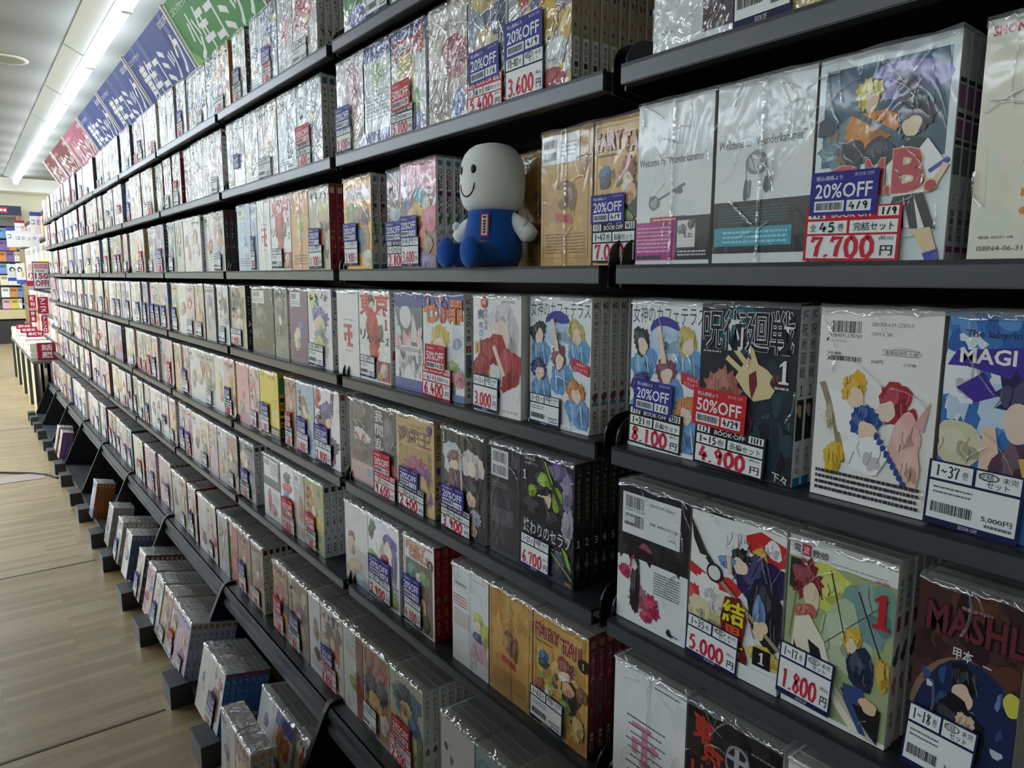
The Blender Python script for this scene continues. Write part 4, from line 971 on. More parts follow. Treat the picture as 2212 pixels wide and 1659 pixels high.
# fifth shelf
comic_set('r3', [
    (-1.3848, -1.2716, 'b', [('R', 0, 0, 1, 1, '6d6765'), ('A', .5, .2, .45, .25, '55504f', .3), ('A', .5, .42, .35, .1, 'dcd8d6', .3), ('L', [(.25, .4), (.45, .52), (.6, .4)], .08, 'b04a4a'), ('A', .5, .6, .4, .12, '6a4f48', .2), ('R', .05, .74, .95, .97, 'c9a8a4'), ('R', .7, .78, .95, .88, '8aa0b0')]),
    (-1.2716, -1.1786, 'f', [('R', 0, 0, 1, 1, '3b3a3d'), ('A', .65, .3, .25, .2, '77757a', .2), ('A', .65, .45, .2, .12, '55545a'), ('A', .2, .53, .2, .06, 'a83850', .3), ('A', .85, .7, .14, .1, 'b8484a'), ('V', '我間乱', .05, .05, .42, .52, 'e6e6e4', .03), ('M', .3, .8, 1, 1, ['6a6064', '4a4648', '8a5a5a'], 10, .1)])],
    'dark grey comic set with white brush kanji and red 9600 yen label', n=8, seed=45, crease=.9, face='55524f', tags=[('R', 1, (.05, .74, .98, 1.02), {'rng': '39', 'price': '9.600', 'rot': .03}.items()), ('r', 1, (.03, .52, .78, .77), {'date': '4/28'}.items())])
comic_set('r3', [(-1.1805, -1.0422, 'f', [('R', 0, 0, 1, 1, 'cdab72'), ('M', 0, 0, 1, 1, ['d6b67e', 'c09e66', 'c8a870'], 16, .14), ('R', .08, .33, .92, .9, 'b5945c'), ('L', [(.1, .33), (.1, .9)], .02, '8a6a44'), ('L', [(.3, .34), (.3, .7)], .012, '8a6a44'), ('L', [(.85, .34), (.85, .9)], .016, '8a6a44'), ('V', '紋章古代', .86, .36, .95, .66, '7a5c3a'), ('A', .5, .52, .3, .12, 'a0406a', .5, 11), ('A', .7, .6, .22, .12, '80408a', .5, 9), ('A', .5, .62, .1, .06, 'd8c04a', .4), ('A', .8, .8, .2, .08, '8a5a8a', .4), ('A', .7, .75, .2, .14, 'd0aa80', .2), ('T', '遊戯王', .06, .13, .9, .31, '6a3430', .05, 'e0c89a'), ('T', 'YU-GI-OH!', .3, .09, .66, .115, '8a6a3c'), ('B', .88, .1, .07, .045, '5a3a8a', .05), ('X', .1, .03, .34, .05, 1, '4a3a28', .6)])],
    'tan papyrus comic set with purple numeral disc and 2400 yen label', n=8, seed=46, crease=.5, spine=('cdb98a', [('T', 'J', .2, .03, .8, .08, '3f6a9a', .04), ('V', '遊戯王', .1, .12, .9, .4, '7a3a34', .03), ('B', .5, .5, .35, .04, '6a3a8a'), ('M', 0, .56, 1, .8, ['3a2a30', 'c8bc7a', '8a3a3a'], 8, .2), ('V', '高橋', .2, .82, .8, .93, '2a2a2e'), ('R', 0, .95, 1, 1, '3a88b0')]),
    tags=[('K', 0, (.08, .74, .78, 1.01), {'rng': '1~20', 'price': '2.400', 'date': '12/10', 'rot': .03}.items()), ('b', 0, (.12, .57, .63, .77), {'date': '1/6', 'rot': .03}.items())])
comic_set('r3', [(-1.0196, -0.8905, 'f', [('R', 0, 0, 1, 1, '2a2b30'), ('A', .3, .3, .3, .16, 'c8ccd0', .1), ('A', .72, .3, .25, .16, 'dcd2cc', .2, 9), ('A', .3, .28, .16, .09, '8a5a5a', .3, 8), ('B', .32, .35, .09, .06, 'eed6bc'), ('B', .72, .33, .1, .07, 'f0dcc8'), ('A', .34, .5, .18, .14, '6a4a54', .1), ('A', .75, .55, .2, .16, '1f2024', .1), ('L', [(.46, .18), (.5, .7)], .03, 'd8dade'), ('A', .7, .62, .1, .08, 'e8c8a4', .2), ('B', .15, .6, .08, .05, 'e8c8a4'), ('A', .8, .78, .14, .1, '9aa0b4', .4), ('A', .75, .9, .1, .06, 'c8a080'), ('T', '1', .05, .05, .1, .15, 'e8e8e8', .02)])],
    'black comic set with two pale figures shapes and 3900 yen label', n=8, seed=47, crease=.4, face='2f3034', spine=('dcdcdc', [('V', 'ノラガミ', .1, .12, .9, .5, '7a4a6a', .03), ('T', '1', .35, .56, .65, .6, '2a2a2e'), ('V', 'あだちとか', .2, .7, .8, .94, '2a2a2e')]),
    tags=[('K', 0, (.02, .74, .72, 1.0), {'rng': '1~22', 'price': '3.900', 'date': '12/14', 'rot': .03}.items()), ('b', 0, (.04, .56, .58, .77), {'date': '1/6', 'rot': .03}.items())])
SERAPH_SP = ('16161a', [('T', 'JC', .2, .025, .85, .065, '8a4434', .04), ('T', 'SQ', .3, .072, .8, .09, 'b8b8b8'), ('V', '終わりのセラフ', .2, .11, .7, .46, '8a9a4a', .01), ('T', '#', .25, .6, .75, .66, 'd8d8d4'), ('X', .2, .7, .8, .92, 1, '70706e', .2), ('V', '山本ヤマト', .35, .72, .75, .9, '8a8a88')])
comic_set('r3', [
    (-0.8769, -0.8013, 'b', [('R', 0, 0, 1, 1, '3d3c42'), ('M', 0, 0, 1, 1, ['47464c', '333238', '544f5a'], 16, .14), ('R', .05, .06, .62, .3, 'dfe2e2'), ('C', .1, .08, .56, .17, '3a3a3e'), ('C', .1, .2, .56, .28, '3a3a3e', 5), ('X', .08, .34, .6, .4, 3, '8a8a90', .4), ('X', .08, .58, .8, .72, 7, '8a8a90', .4)]),
    (-0.8002, -0.6827, 'f', [('R', 0, 0, 1, 1, '33323c'), ('A', .7, .14, .28, .13, '6a5a84', .2), ('A', .85, .25, .14, .14, '8f83a4', .2), ('A', .5, .22, .28, .12, '2a2b30', .1, 6), ('A', .48, .2, .16, .06, '9ac83c', .1, 4), ('B', .46, .35, .14, .11, 'e8cdb4', .1), ('A', .4, .28, .2, .05, '23242a', .3), ('A', .7, .32, .1, .1, '8fb83a', .2), ('A', .24, .31, .09, .06, '8fb83a', .3), ('A', .3, .46, .26, .13, '25262a', .1), ('A', .65, .5, .2, .1, '202126', .1), ('L', [(.42, .02), (.85, .45)], .06, '3f4a34'), ('L', [(.48, .04), (.62, .2)], .02, 'a8d84a'), ('A', .9, .5, .1, .16, 'a9a6b4', .2), ('A', .8, .84, .2, .12, '3a4054', .3), ('L', [(.6, .76), (.98, .92)], .02, '8fb83a'), ('P', [(.8, .68), (.9, .72), (.98, .86), (.9, .82)], '8fb83a'), ('T', '終わりのセラフ', .08, .555, .95, .68, 'd5d8d8', .02, None, .05, .02), ('T', 'Seraph of the end', .25, .7, .8, .74, 'b9bcbc', .01, None, .05, .02), ('T', '1', .06, .15, .13, .23, 'e6e8e8', .02), ('T', '鏡貴也', .1, .035, .3, .06, 'd8dada'), ('T', '山本ヤマト', .1, .075, .34, .1, 'd8dada'), ('T', 'SQ', .87, .95, .98, .98, 'd88a4a', .04)])],
    'black and lime green comic set with numbered black spines, 6700 yen', n=10, seed=48, crease=.7, face='26262b', spine=SERAPH_SP, individual=True, tags=[('N', 1, (.05, .69, .6, .98), {'rng': '1~27', 'price': '6.700', 'rot': .03}.items())])
# sixth shelf
comic_set('r4', [
    (-1.4230, -1.3115, 'b', [('R', 0, 0, 1, 1, 'e2ddd6'), ('A', .3, .42, .15, .08, '9a5a4a', .3, 7), ('A', .3, .56, .2, .12, 'dcc4a4', .1), ('A', .35, .6, .07, .06, '8a9094'), ('X', .5, .55, .95, .75, 8, '9aa0a4', .3), ('A', .4, .82, .4, .12, 'd8c4a0', .1), ('A', .75, .92, .3, .1, 'a8c8dc', .2)]),
    (-1.3104, -1.1767, 'f', [('R', 0, 0, 1, 1, 'ebebee'), ('A', .15, .18, .14, .14, '5a6a50', .3), ('A', .4, .3, .25, .2, 'f4f0ee', .1, 4), ('A', .72, .25, .2, .14, '6a5aa0', .15, 11), ('A', .85, .45, .08, .25, '75659c', .05, 9), ('B', .66, .32, .12, .09, 'f0dcc8', .1), ('A', .55, .45, .12, .07, '8a3040', .1), ('A', .15, .5, .2, .08, '9ab84a', .2), ('A', .7, .9, .25, .1, 'a8c84a', .15), ('V', '神のみぞ知', .82, .7, .97, .97, '3a4a34', .01)])],
    'white two-column comic set with violet strands and lime patch, 2900 yen', n=9, seed=49, crease=.6, spine=('e3e6e2', [('V', '神のみぞ知', .1, .1, .9, .5, '8a908c'), ('A', .5, .62, .4, .06, '5a5a64'), ('V', '若木', .2, .76, .8, .92, '5a5e62')]),
    tags=[('N', 1, (.05, .69, .76, .97), {'rng': '1~20', 'price': '2.900', 'rot': .03}.items()), ('b', 1, (.05, .47, .75, .7), {'date': '4/28'}.items())])
comic_set('r4', [(-1.1606, -1.0474, 'f', [('R', 0, 0, 1, 1, 'e4e0dc'), ('L', [(.05, .04), (.95, .04)], .02, 'b03a48'), ('L', [(.04, .04), (.04, .98)], .02, 'b03a48'), ('T', 'FAIRY', .1, .06, .75, .14, 'd88a5a', .06, '7a3a2a'), ('T', 'GIRLS', .2, .13, .85, .22, 'd88a5a', .06, '7a3a2a'), ('B', .88, .2, .1, .055, '33241c', .03), ('T', '1', .84, .175, .91, .225, 'f0e8e0', .03), ('R', .08, .24, .94, .98, '6a5f4a'), ('A', .3, .36, .2, .09, '4f8a80', .3), ('A', .55, .42, .15, .09, 'c8ccd0', .4), ('A', .7, .38, .16, .09, '7fa05a', .3), ('A', .3, .5, .12, .08, 'd8b85a', .3), ('A', .6, .58, .2, .1, '7a4a34', .3), ('A', .6, .74, .18, .12, 'd8a880', .1), ('A', .7, .88, .16, .1, '3a3430', .2), ('A', .5, .95, .2, .05, 'd2a878', .2)])],
    'comic set with framed brown front and red spines numbered in yellow, 4100 yen', n=6, seed=50, crease=.5, individual=True, face='b8a890', spine=('a82c38', [('R', .1, .02, .9, .1, 'c8604a'), ('V', 'フェアリー', .2, .14, .8, .46, 'd89a94'), ('A', .5, .56, .4, .05, '8a7a70', .3), ('T', '#', .3, .65, .7, .72, 'e8cf3a', .03), ('R', 0, .735, 1, .742, 'e8b0b0'), ('V', 'ボク', .25, .78, .75, .94, 'f0d8d8')]),
    tags=[('N', 0, (.06, .67, .62, .965), {'rng': '1~2', 'price': '4.100', 'rot': .03}.items()), ('b', 0, (.03, .43, .6, .69), {'date': '4/28', 'rot': .02}.items())])
comic_set('r4', [
    (-0.9882, -0.8808, 'b', [('R', 0, 0, 1, 1, 'e2e3e2'), ('R', .05, .1, .42, .25, 'd8dad9'), ('X', .08, .17, .4, .21, 1, '7a7e82', .7), ('X', .6, .06, .9, .08, 1, '8a8e92', .5), ('X', .03, .3, .42, .42, 4, 'b05a54', .5), ('X', .05, .45, .5, .62, 7, 'a08a70', .4), ('A', .75, .45, .16, .1, 'cfcf72', .3, 8), ('A', .9, .58, .12, .14, 'c8c85e', .1), ('B', .72, .5, .07, .05, 'f0dcc8'), ('A', .72, .62, .12, .06, '5a5a84'), ('P', [(.62, .66), (.88, .66), (1, .86), (.5, .84)], 'd8b4c4'), ('L', [(.7, .68), (.62, .84)], .01, 'a87a90'), ('L', [(.8, .68), (.85, .85)], .01, 'a87a90'), ('L', [(.64, .84), (.66, .93)], .03, 'dcc8a8')]),
    (-0.8782, -0.7692, 'b', ft_back()),
    (-0.7668, -0.6488, 'f', FT_FRONT + [('B', .93, .24, .09, .055, '241d18', .03), ('T', '1', .91, .215, .95, .265, 'e8d8b8', .02)])],
    'parchment-brown three-column comic set with white back cover on the sixth shelf', n=9, seed=51, crease=1, face='c09a58', individual=True, spine=('6e2e30', [('R', .1, .03, .9, .09, 'a8704a'), ('V', 'FAIRYTAIL', .2, .12, .8, .38, 'c06a7c', .03), ('V', 'フェアリー', .3, .4, .7, .55, '9a6a6a'), ('A', .5, .62, .3, .05, '4a5a4a', .3), ('T', '#', .35, .71, .65, .76, '8a4a4a'), ('V', '真島ヒロ', .2, .79, .8, .95, 'e6dede', .02)]),
    tags=[('N', 2, (-.02, .67, .6, .97), {'rng': '1~63', 'printed': '8,027円', 'rot': .03}.items())])
# seventh (deep) shelf
comic_set('r5', [
    (-1.3695, -1.2753, 'b', [('R', 0, 0, 1, 1, 'dedcd6'), ('X', .1, .1, .9, .3, 4, 'b0b0ac', .3), ('A', .6, .62, .3, .1, '9aa854', .3), ('R', .66, 0, 1, 1, '8e4a34')]),
    (-1.2731, -1.1606, 'f', [('R', 0, 0, 1, 1, 'cfc4b8'), ('R', .04, .03, .97, .98, 'a8825a'), ('T', 'リ', .05, .06, .45, .3, 'a83a2c', .07), ('T', 'ク', .45, .12, .95, .4, 'a83a2c', .07), ('A', .3, .45, .3, .16, '4a3a4a', .3), ('A', .75, .42, .25, .14, '3a3444', .3), ('A', .45, .68, .3, .2, 'd8b47a', .15), ('A', .8, .75, .15, .12, 'dcd4d0')])],
    'brown comic set with blocky red katakana on the deep shelf', n=9, seed=52, crease=.8, face='9a7a5a', tags=[('N', 1, (.02, .67, .55, .96), {'rng': '1~20', 'printed': '2,400円', 'rot': .03}.items())])
comic_set('r5', [(-1.1576, -1.0304, 'f', [('R', 0, 0, 1, 1, 'c4c0a0'), ('A', .5, .25, .42, .2, '5a7a8a', .2), ('A', .45, .2, .25, .12, '3a4a5a', .3), ('A', .5, .35, .2, .1, 'd8c890', .2), ('A', .75, .45, .2, .12, '4a6a9a', .2), ('A', .45, .35, .1, .06, 'c87a4a', .2), ('A', .35, .62, .3, .14, 'b09a70', .2), ('A', .9, .62, .1, .16, '5a6a44', .2), ('A', .85, .85, .15, .14, '6a7a4a', .2)])],
    'blue-green comic set with red half-price sticker and white spines on the deep shelf', n=8, seed=53, crease=.6, spine=('dfe0dc', [('T', 'JC', .15, .02, .85, .06, '4a7ab0', .04), ('V', '約束のネバーランド', .2, .08, .8, .55, '4a4e50', .02), ('B', .5, .62, .38, .035, '6a6258'), ('V', '白井カイウ', .25, .72, .75, .92, '4a4e50')]),
    tags=[('R', 0, (.04, .7, .68, .98), {'rng': '20', 'price': '2.200', 'rot': .03}.items()), ('r', 0, (.1, .48, .65, .72), {'date': '4/28', 'rot': .03}.items())])
comic_set('r5', [
    (-0.9706, -0.8688, 'b', [('R', 0, 0, 1, 1, 'dad8d4'), ('A', .15, .3, .06, .04, '4a4644', .2), ('A', .32, .4, .06, .05, 'a87060', .2), ('A', .5, .55, .09, .06, '5a4438', .2), ('A', .6, .7, .3, .1, '8a8684', .3)]),
    (-0.8662, -0.7713, 'f', [('R', 0, 0, 1, 1, '9ab4b8'), ('A', .4, .3, .4, .2, '7a9aa0'), ('A', .7, .6, .3, .2, '5a7a9a')])],
    'white and teal comic set, near end of the doll bay deep shelf', n=9, seed=54, crease=.8)

# ---------------------------------------------------------------- third and fourth bays: covers from a few colours each
def auto_ops(R, base, acc, title='3a3436', lvl=2, back=False):
    o = [('R', 0, 0, 1, 1, base)]
    if back:
        if R.random() < .6:
            o += [('R', .06, .06, .6, .25, 'e2e4e2'), ('C', .1, .08, .4, .15, '3a3a3e'), ('X', .1, .17, .55, .23, 2, '8a8c90', .5)]
        for c in acc[:2]:
            o.append(('A', R.uniform(.3, .7), R.uniform(.4, .75), R.uniform(.12, .3), R.uniform(.08, .18), c, .2, 2))
        if lvl > 1:
            o.append(('X', .12, .8, .88, .94, 4, shade(base, -.4), .35))
        return o
    if lvl > 0:
        o.append(('M', .05, .1, .95, .95, [shade(base, .2), shade(base, -.15)] + list(acc), 10 if lvl > 1 else 5, .12))
    y = R.uniform(.3, .4)
    for i, c in enumerate(acc):
        o.append(('A', R.uniform(.3, .7), y, R.uniform(.2, .36), R.uniform(.1, .17), c, R.choice((.1, .3, .4)), 6 if lvl > 1 else 2))
        y += .55 / max(1, len(acc)) * R.uniform(.7, 1.1)
    o.append(('B', R.uniform(.4, .6), R.uniform(.38, .5), .11, .07, 'ecd4be', .1))
    if title:
        vert = R.random() < .4
        for i in range(4):
            cx, cy = (.12, .1 + .12 * i) if vert else (.08 + .22 * i, .06)
            for k in range(3 if lvl > 1 else 2):
                a = (cx + R.uniform(0, .14), cy + R.uniform(0, .07)); b = (cx + R.uniform(0, .16), cy + R.uniform(.02, .1))
                o.append(('L', [a, b], .035, title, True))
    return o
def spine_ops(R, base, acc, lvl=2):
    o = [('R', .08, .03, .92, .1, acc[0]), ('M', .1, .5, .9, .74, list(acc) + [shade(base, -.3)], 5, .2), ('X', .3, .8, .7, .94, 3, shade(base, -.6 if int(base[:2], 16) > 110 else .6), .6)]
    col = shade(base, -.75) if int(base[:2], 16) > 110 else shade(base, .75)
    for i in range(5):
        for k in range(2):
            y = .14 + .07 * i + R.uniform(0, .04)
            o.append(('L', [(R.uniform(.15, .4), y), (R.uniform(.6, .85), y + R.uniform(-.02, .04))], .12, col, True))
    return o
def quick(row, cols, base, acc, label, n=8, stick=None, lab=None, price=None, printed=None, spine='e0e0de', title='3a3436', lvl=2, seed=1, crease=1, backcol='e3e4e2', group=None, dy=0.0, gap=False, lean=0.0, y=None, sp_acc=None):
    R = random.Random(seed * 13 + 5)
    cc = []
    for i, c in enumerate(cols):
        last = i == len(cols) - 1
        cc.append((c[0], c[1], 'f' if last else 'b', auto_ops(R, base if last else backcol, acc, title, lvl, not last)))
    tg = []
    i = len(cols) - 1
    d = lvl if lvl < 2 else 2
    if lab:
        kw = dict(detail=d, printed=printed, rot=R.uniform(-.02, .03))
        if price: kw['price'] = price
        elif printed: kw['price'] = None
        tg.append((lab, i, (R.uniform(-.02, .05), .7, R.uniform(.58, .72), .985), kw.items()))
    if stick:
        tg.append((stick, i, (R.uniform(-.02, .08), .49, .58, .71), dict(detail=d, rot=R.uniform(-.02, .03)).items()))
    return comic_set(row, cc, label, n=n, spine=(spine, spine_ops(R, spine, sp_acc or acc) if lvl > 0 else None), tags=tg, crease=crease, seed=seed, eps=3e-5 if lvl > 1 else 1e-4, face=shade(base, .1), group=group, dy=dy, lean=lean, y=y)

quick('u0', [(-2.2245, -2.0845)], 'd9c7a8', ['c88a4a', 'e9e4dc', '8a6a9a'], 'orange and white comic set first along the top shelf of the bay past the doll', 8, None, 'N', '4.400', spine='c88a5a', seed=101, crease=2.4)
quick('u0', [(-2.0488, -1.9438)], 'd5dcd2', ['9ab88a', 'f0f0ee', 'b0a8c0'], 'white and green comic set with purple sticker and dark spines, top shelf', 8, 'b', 'K', '2.400', spine='54504c', seed=102, crease=2.2)
quick('u0', [(-1.9052, -1.8181), (-1.8149, -1.7164)], 'b8cbe0', ['5a78b8', 'd9d26a', 'e8e8ec'], 'blue and white two-column comic set with purple sticker over red label, top shelf', 8, 'b', 'R', '8.500', seed=103, crease=2.4, backcol='d0d8e0')
quick('u0', [(-1.7110, -1.6212), (-1.6185, -1.4852)], 'e8e4e2', ['c84a50', 'd8a0a0', 'f0ecea'], 'white and red two-column comic set with white kanji spines, top shelf', 9, None, 'N', None, '6,800円', seed=104, crease=2.2, backcol='cfcfcf', spine='dcdad6', sp_acc=['b83a40', '3a3a40'])
quick('u1', [(-2.1376, -2.0833), (-2.0792, -1.9886)], 'dfe2e6', ['b8b8cc', '8a84c0'], 'pale comic set with purple sticker beside red-titled set, second shelf', 8, 'b', None, seed=105, crease=2.6)
quick('u1', [(-1.9848, -1.8797), (-1.8762, -1.7423)], 'b8aa98', ['8a6a5a', 'd8c08a', '7a8a5a'], 'brown and olive two-column comic set with plain label, second shelf', 8, None, 'N', None, '3,480円', seed=106, crease=2.6)
quick('u1', [(-1.7336, -1.6180), (-1.6153, -1.4750)], 'c9d6d8', ['5a6a70', '9ab8c4', 'b4a8d0', 'e6eaea'], 'teal and white two-column comic set with red half-price sticker, 3600 yen', 9, 'r', 'K', '3.600', seed=107, crease=2.6, backcol='c2d8de', spine='d0d4d2', sp_acc=['4a6a80', '2a3038', '8a9aa8'])
quick('e', [(-2.0799, -1.9685), (-1.9647, -1.9163)], 'b9cde0', ['8fb0d8', 'd8e2ec'], 'light blue comic set with mostly hidden price label, third shelf', 7, 'b', 'N', '1.200', seed=108, crease=1.2, backcol='aec8e2')
comic_set('e', [(-1.9127, -1.8150, 'b', tr_back()), (-1.8117, -1.6767, 'f', TR_FRONT)], 'white two-column comic set with big red kanji on the third shelf', n=8, seed=109, crease=1.2, spine=TR_SPINE, tags=[('N', 1, (.06, .7, .6, .97), {'rng': '1~31', 'printed': '9,900円'}.items())])
quick('e', [(-1.6737, -1.5673), (-1.5646, -1.4541)], 'b7b098', ['c8c85a', 'd8b48a', '3a3a44', 'c04a3a'], 'orange and olive two-column comic set with crimson spines, third shelf', 9, 'b', 'N', '1.700', seed=110, crease=1.4, backcol='dda468', spine='a83848', sp_acc=['e8dcd8', '7a1c30', 'd8c83a'])
quick('r2', [(-2.3197, -2.1845), (-2.1799, -2.0409)], 'c3b49e', ['3a3438', '6a5a50', 'e8dccc'], 'tan and black comic set with speckled white back cover, fourth shelf', 7, None, 'N', '5.900', seed=111, crease=.6, spine='26242a', backcol='e4e2e6')
quick('r2', [(-1.9925, -1.8194), (-1.8126, -1.7211)], '8c8c86', ['6a6e66', '77776f'], 'dark green comic set with grey wrapped neighbour column, fourth shelf', 8, None, None, seed=112, crease=.9, backcol='43473f')
quick('r2', [(-1.7068, -1.5922), (-1.5894, -1.4592)], 'e6e6ea', ['6a70b4', 'e8dcc0', '7a9aa0', 'd8dc8a'], 'white comic set with long blue-violet mass and purple back cover, fourth shelf', 8, None, 'N', None, '3,980円', seed=113, crease=.7, backcol='7a5a78', spine='d8d8d6')
quick('r3', [(-2.1614, -2.0472), (-2.0430, -1.9580)], 'dfc4c0', ['c86a74', '8a8a84', 'd8b0a8'], 'pink and red comic set beside the bright yellow one, fifth shelf', 7, None, 'N', '1.500', seed=114, crease=.6, backcol='d9a0a4')
comic_set('r3', [(-1.9541, -1.8109, 'f', [('R', 0, 0, 1, 1, 'e6cf36'), ('T', '四方', .08, .05, .3, .1, '8a7020', .03), ('T', '投影', .45, .06, .9, .11, '8a7020', .03), ('L', [(.05, .5), (.4, .62)], .01, 'b8a028'), ('A', .1, .6, .1, .1, '5a5a5c', .2), ('L', [(.6, .45), (.9, .4)], .008, '9a8a30'), ('A', .75, .62, .14, .05, 'eee6c0', .3), ('R', .5, .82, 1, 1, '3a3424'), ('X', .55, .86, .95, .95, 2, 'd8d0b0', .6)])],
    'bright yellow comic set with yellow and green banded spines, fifth shelf', n=6, seed=115, crease=.5, individual=True, face='e6cf36', spine=('d9b83a', [('R', 0, .06, 1, .3, '3a9a7a'), ('R', 0, .36, 1, .42, '2a2418'), ('R', 0, .45, 1, .52, 'c8682c'), ('R', 0, .55, 1, .62, '1e3a30'), ('R', 0, .66, 1, .72, '2a2418'), ('B', .5, .77, .35, .025, '1e1a14'), ('T', '#', .35, .755, .65, .785, 'e8d8a0'), ('R', 0, .8, 1, 1, '221c14'), ('X', .3, .83, .7, .96, 3, 'b8a878', .6)]), tags=[('N', 0, (.05, .68, .5, .97), {'price': '1.300'}.items()), ('b', 0, (.02, .5, .5, .7), {}.items())])
quick('r3', [(-1.7617, -1.6880)], 'b58a7a', ['d8a08a', '8a5a50'], 'brown comic set with red half-price sticker between yellow and blue sets', 7, 'r', 'K', '3.600', seed=116, crease=.6)
quick('r3', [(-1.6849, -1.5763)], 'a9c0d4', ['8a6a5a', 'd8c8a0', 'c0a890', '7a94b8'], 'sky blue comic set with several brown masses, 3000 yen, fifth shelf', 8, 'b', 'N', '3.000', seed=117, crease=.5)
quick('r3', [(-1.5718, -1.4344)], 'e9e8ea', ['4a52a0', '2f3050', 'b83a48', '3a3a50'], 'white comic set with deep blue spiky mass, 2800 yen, end of fifth shelf', 9, 'b', 'N', '2.800', seed=118, crease=.4, spine='e2e2de', title='7a2a30', sp_acc=['b84a50', '5a4a44', '3a6a3a'])
quick('r4', [(-2.1656, -2.0325)], '5f646a', ['c8b48a', '3a3c48', '8a9aa0'], 'slate comic set with blond mass and purple sticker, sixth shelf', 7, 'b', 'K', '4.900', seed=119, crease=.6, spine='d5d8da', sp_acc=['2a2a30', '8a3a34', '3a68b0'])
comic_set('r4', [(-1.9588, -1.8272, 'b', [('R', 0, 0, 1, 1, 'e5e7e4'), ('R', 0, 0, 1, .5, '39383b'), ('R', .06, .06, .88, .36, 'dfe2e0'), ('C', .1, .09, .4, .17, '2c2c30'), ('X', .45, .1, .85, .3, 5, '70747a', .4), ('A', .35, .72, .14, .2, 'a8485a', .3), ('A', .6, .85, .2, .1, 'c05a70', .3), ('X', .55, .58, .9, .72, 6, '8a8e92', .4)]),
    (-1.8237, -1.7253, 'f', [('R', 0, 0, 1, 1, 'e9ebe8'), ('A', .5, .2, .3, .1, '33343c', .4), ('A', .5, .35, .4, .08, 'd23338', .3), ('A', .5, .55, .4, .1, 'c02c34', .3), ('A', .4, .45, .2, .06, '8a94c0')])],
    'black and white two-column comic set with red half-price sticker and red label, sixth shelf', n=8, seed=120, crease=.6, face='3a3a3c', tags=[('R', 1, (.1, .74, 1.0, 1.0), {'price': '5.000', 'rng': '35'}.items()), ('r', 1, (.1, .5, .95, .76), {}.items())])
quick('r4', [(-1.7247, -1.6585), (-1.6554, -1.5399)], 'a8a468', ['c87a3a', 'b05a3a', 'd8c05a', '6a7a4a'], 'orange and green two-column comic set with blue-footed black spines, sixth shelf', 9, 'r', 'K', '2.500', seed=121, crease=.7, backcol='b8b4ac', spine='dfe3e6', sp_acc=['2a2a2e', '6a84a0', '1f1c1c', 'c8a060'])
# deep shelf of the third bay
quick('r5', [(-2.2544, -2.1133), (-2.1086, -1.9949)], 'a8825c', ['c0603a', '8a9a4a', '6a4a34'], 'burnt orange and brown comic set, far end of the third bay deep shelf', 8, 'b', 'N', '1.900', seed=122, crease=.5, backcol='c46a42')
quick('r5', [(-1.9864, -1.8869)], 'b09478', ['8a6a4a', 'a86a4a'], 'brown comic set with two white spines on the third bay deep shelf', 5, None, 'N', '1.600', seed=123, crease=.8, spine='dddcd8', sp_acc=['2a2a2e', 'b03a34'])
quick('r5', [(-1.8077, -1.7013)], 'a5764e', ['c04a30', '4a4a34', 'd89a4a'], 'rust comic set with red half-price sticker and red label, deep shelf', 8, 'r', 'R', '13.500', seed=124, crease=.5)
quick('r5', [(-1.6975, -1.5704)], '8f7a5e', ['b8a07a', '3a3028', 'c87a4a', 'd8c8a0'], 'striped tan comic set with purple sticker on the deep shelf', 8, 'b', 'K', '9.900', seed=125, crease=.4, spine='cfcac0')
quick('r5', [(-1.5632, -1.4941), (-1.4913, -1.3716)], 'd8d0c4', ['5a4a3a', '8a6a4a', 'c87a3a', 'e8e2da'], 'white and dark brown comic set, near end of the third bay deep shelf', 9, 'b', 'R', '8.800', seed=126, crease=.4, spine='e0dedb', sp_acc=['c03a4a', '2a2a2e'], title='a03030')
# floor rack of the third bay
TILT = .20
comic_set('base', [(-2.01, -1.906, 'b', [('R', 0, 0, 1, 1, 'e2e0d4'), ('A', .4, .45, .15, .1, '6a6a70', .4, 5), ('A', .5, .58, .1, .05, 'd8a8a0')]),
    (-1.905, -1.80, 'f', [('R', 0, 0, 1, 1, 'e2e3da'), ('A', .3, .16, .1, .1, 'c8a46a', .2), ('A', .7, .22, .2, .1, 'c05a34', .5, 7), ('A', .5, .55, .35, .26, '8a4a34', .1, 4), ('A', .5, .75, .3, .1, '7a3a34', .1), ('A', .5, .93, .3, .08, '9a9a7a', .2)])],
    'white comic set with rust red mass and bright blue spines on the floor rack', n=7, seed=127, crease=.8, lean=TILT, y=.425, spine=('3a68b0', [('R', 0, 0, 1, .06, '8a3a34'), ('M', .1, .1, .9, .3, ['b8a8a0', 'd0c8b8'], 6, .15), ('R', 0, .6, 1, .62, '1a2230'), ('R', 0, .62, 1, .68, 'c8b0a0')]), tags=[('N', 1, (.02, .68, .6, .98), {'price': '4.500'}.items()), ('b', 1, (.05, .46, .62, .68), {}.items())])
comic_set('base', [(-1.70, -1.59, 'b', [('R', 0, 0, 1, 1, 'dfe2e6'), ('A', .5, .35, .14, .12, '8a80b0', .3), ('X', .1, .6, .9, .85, 8, 'b0b4b8', .3)]),
    (-1.589, -1.48, 'f', [('R', 0, 0, 1, 1, 'dad8d6'), ('R', 0, 0, 1, .22, '4a4a8a'), ('A', .4, .35, .3, .18, 'd07a3a', .3), ('A', .7, .4, .25, .15, 'c8703a', .3), ('A', .35, .65, .2, .2, 'd2bc5a', .2), ('A', .75, .75, .1, .15, 'b86a6a', .3)])],
    'white and orange comic set with navy band on the floor rack', n=7, seed=128, crease=.9, lean=TILT, y=.485, tags=[('b', 1, (.02, .6, .5, .82), {}.items())])
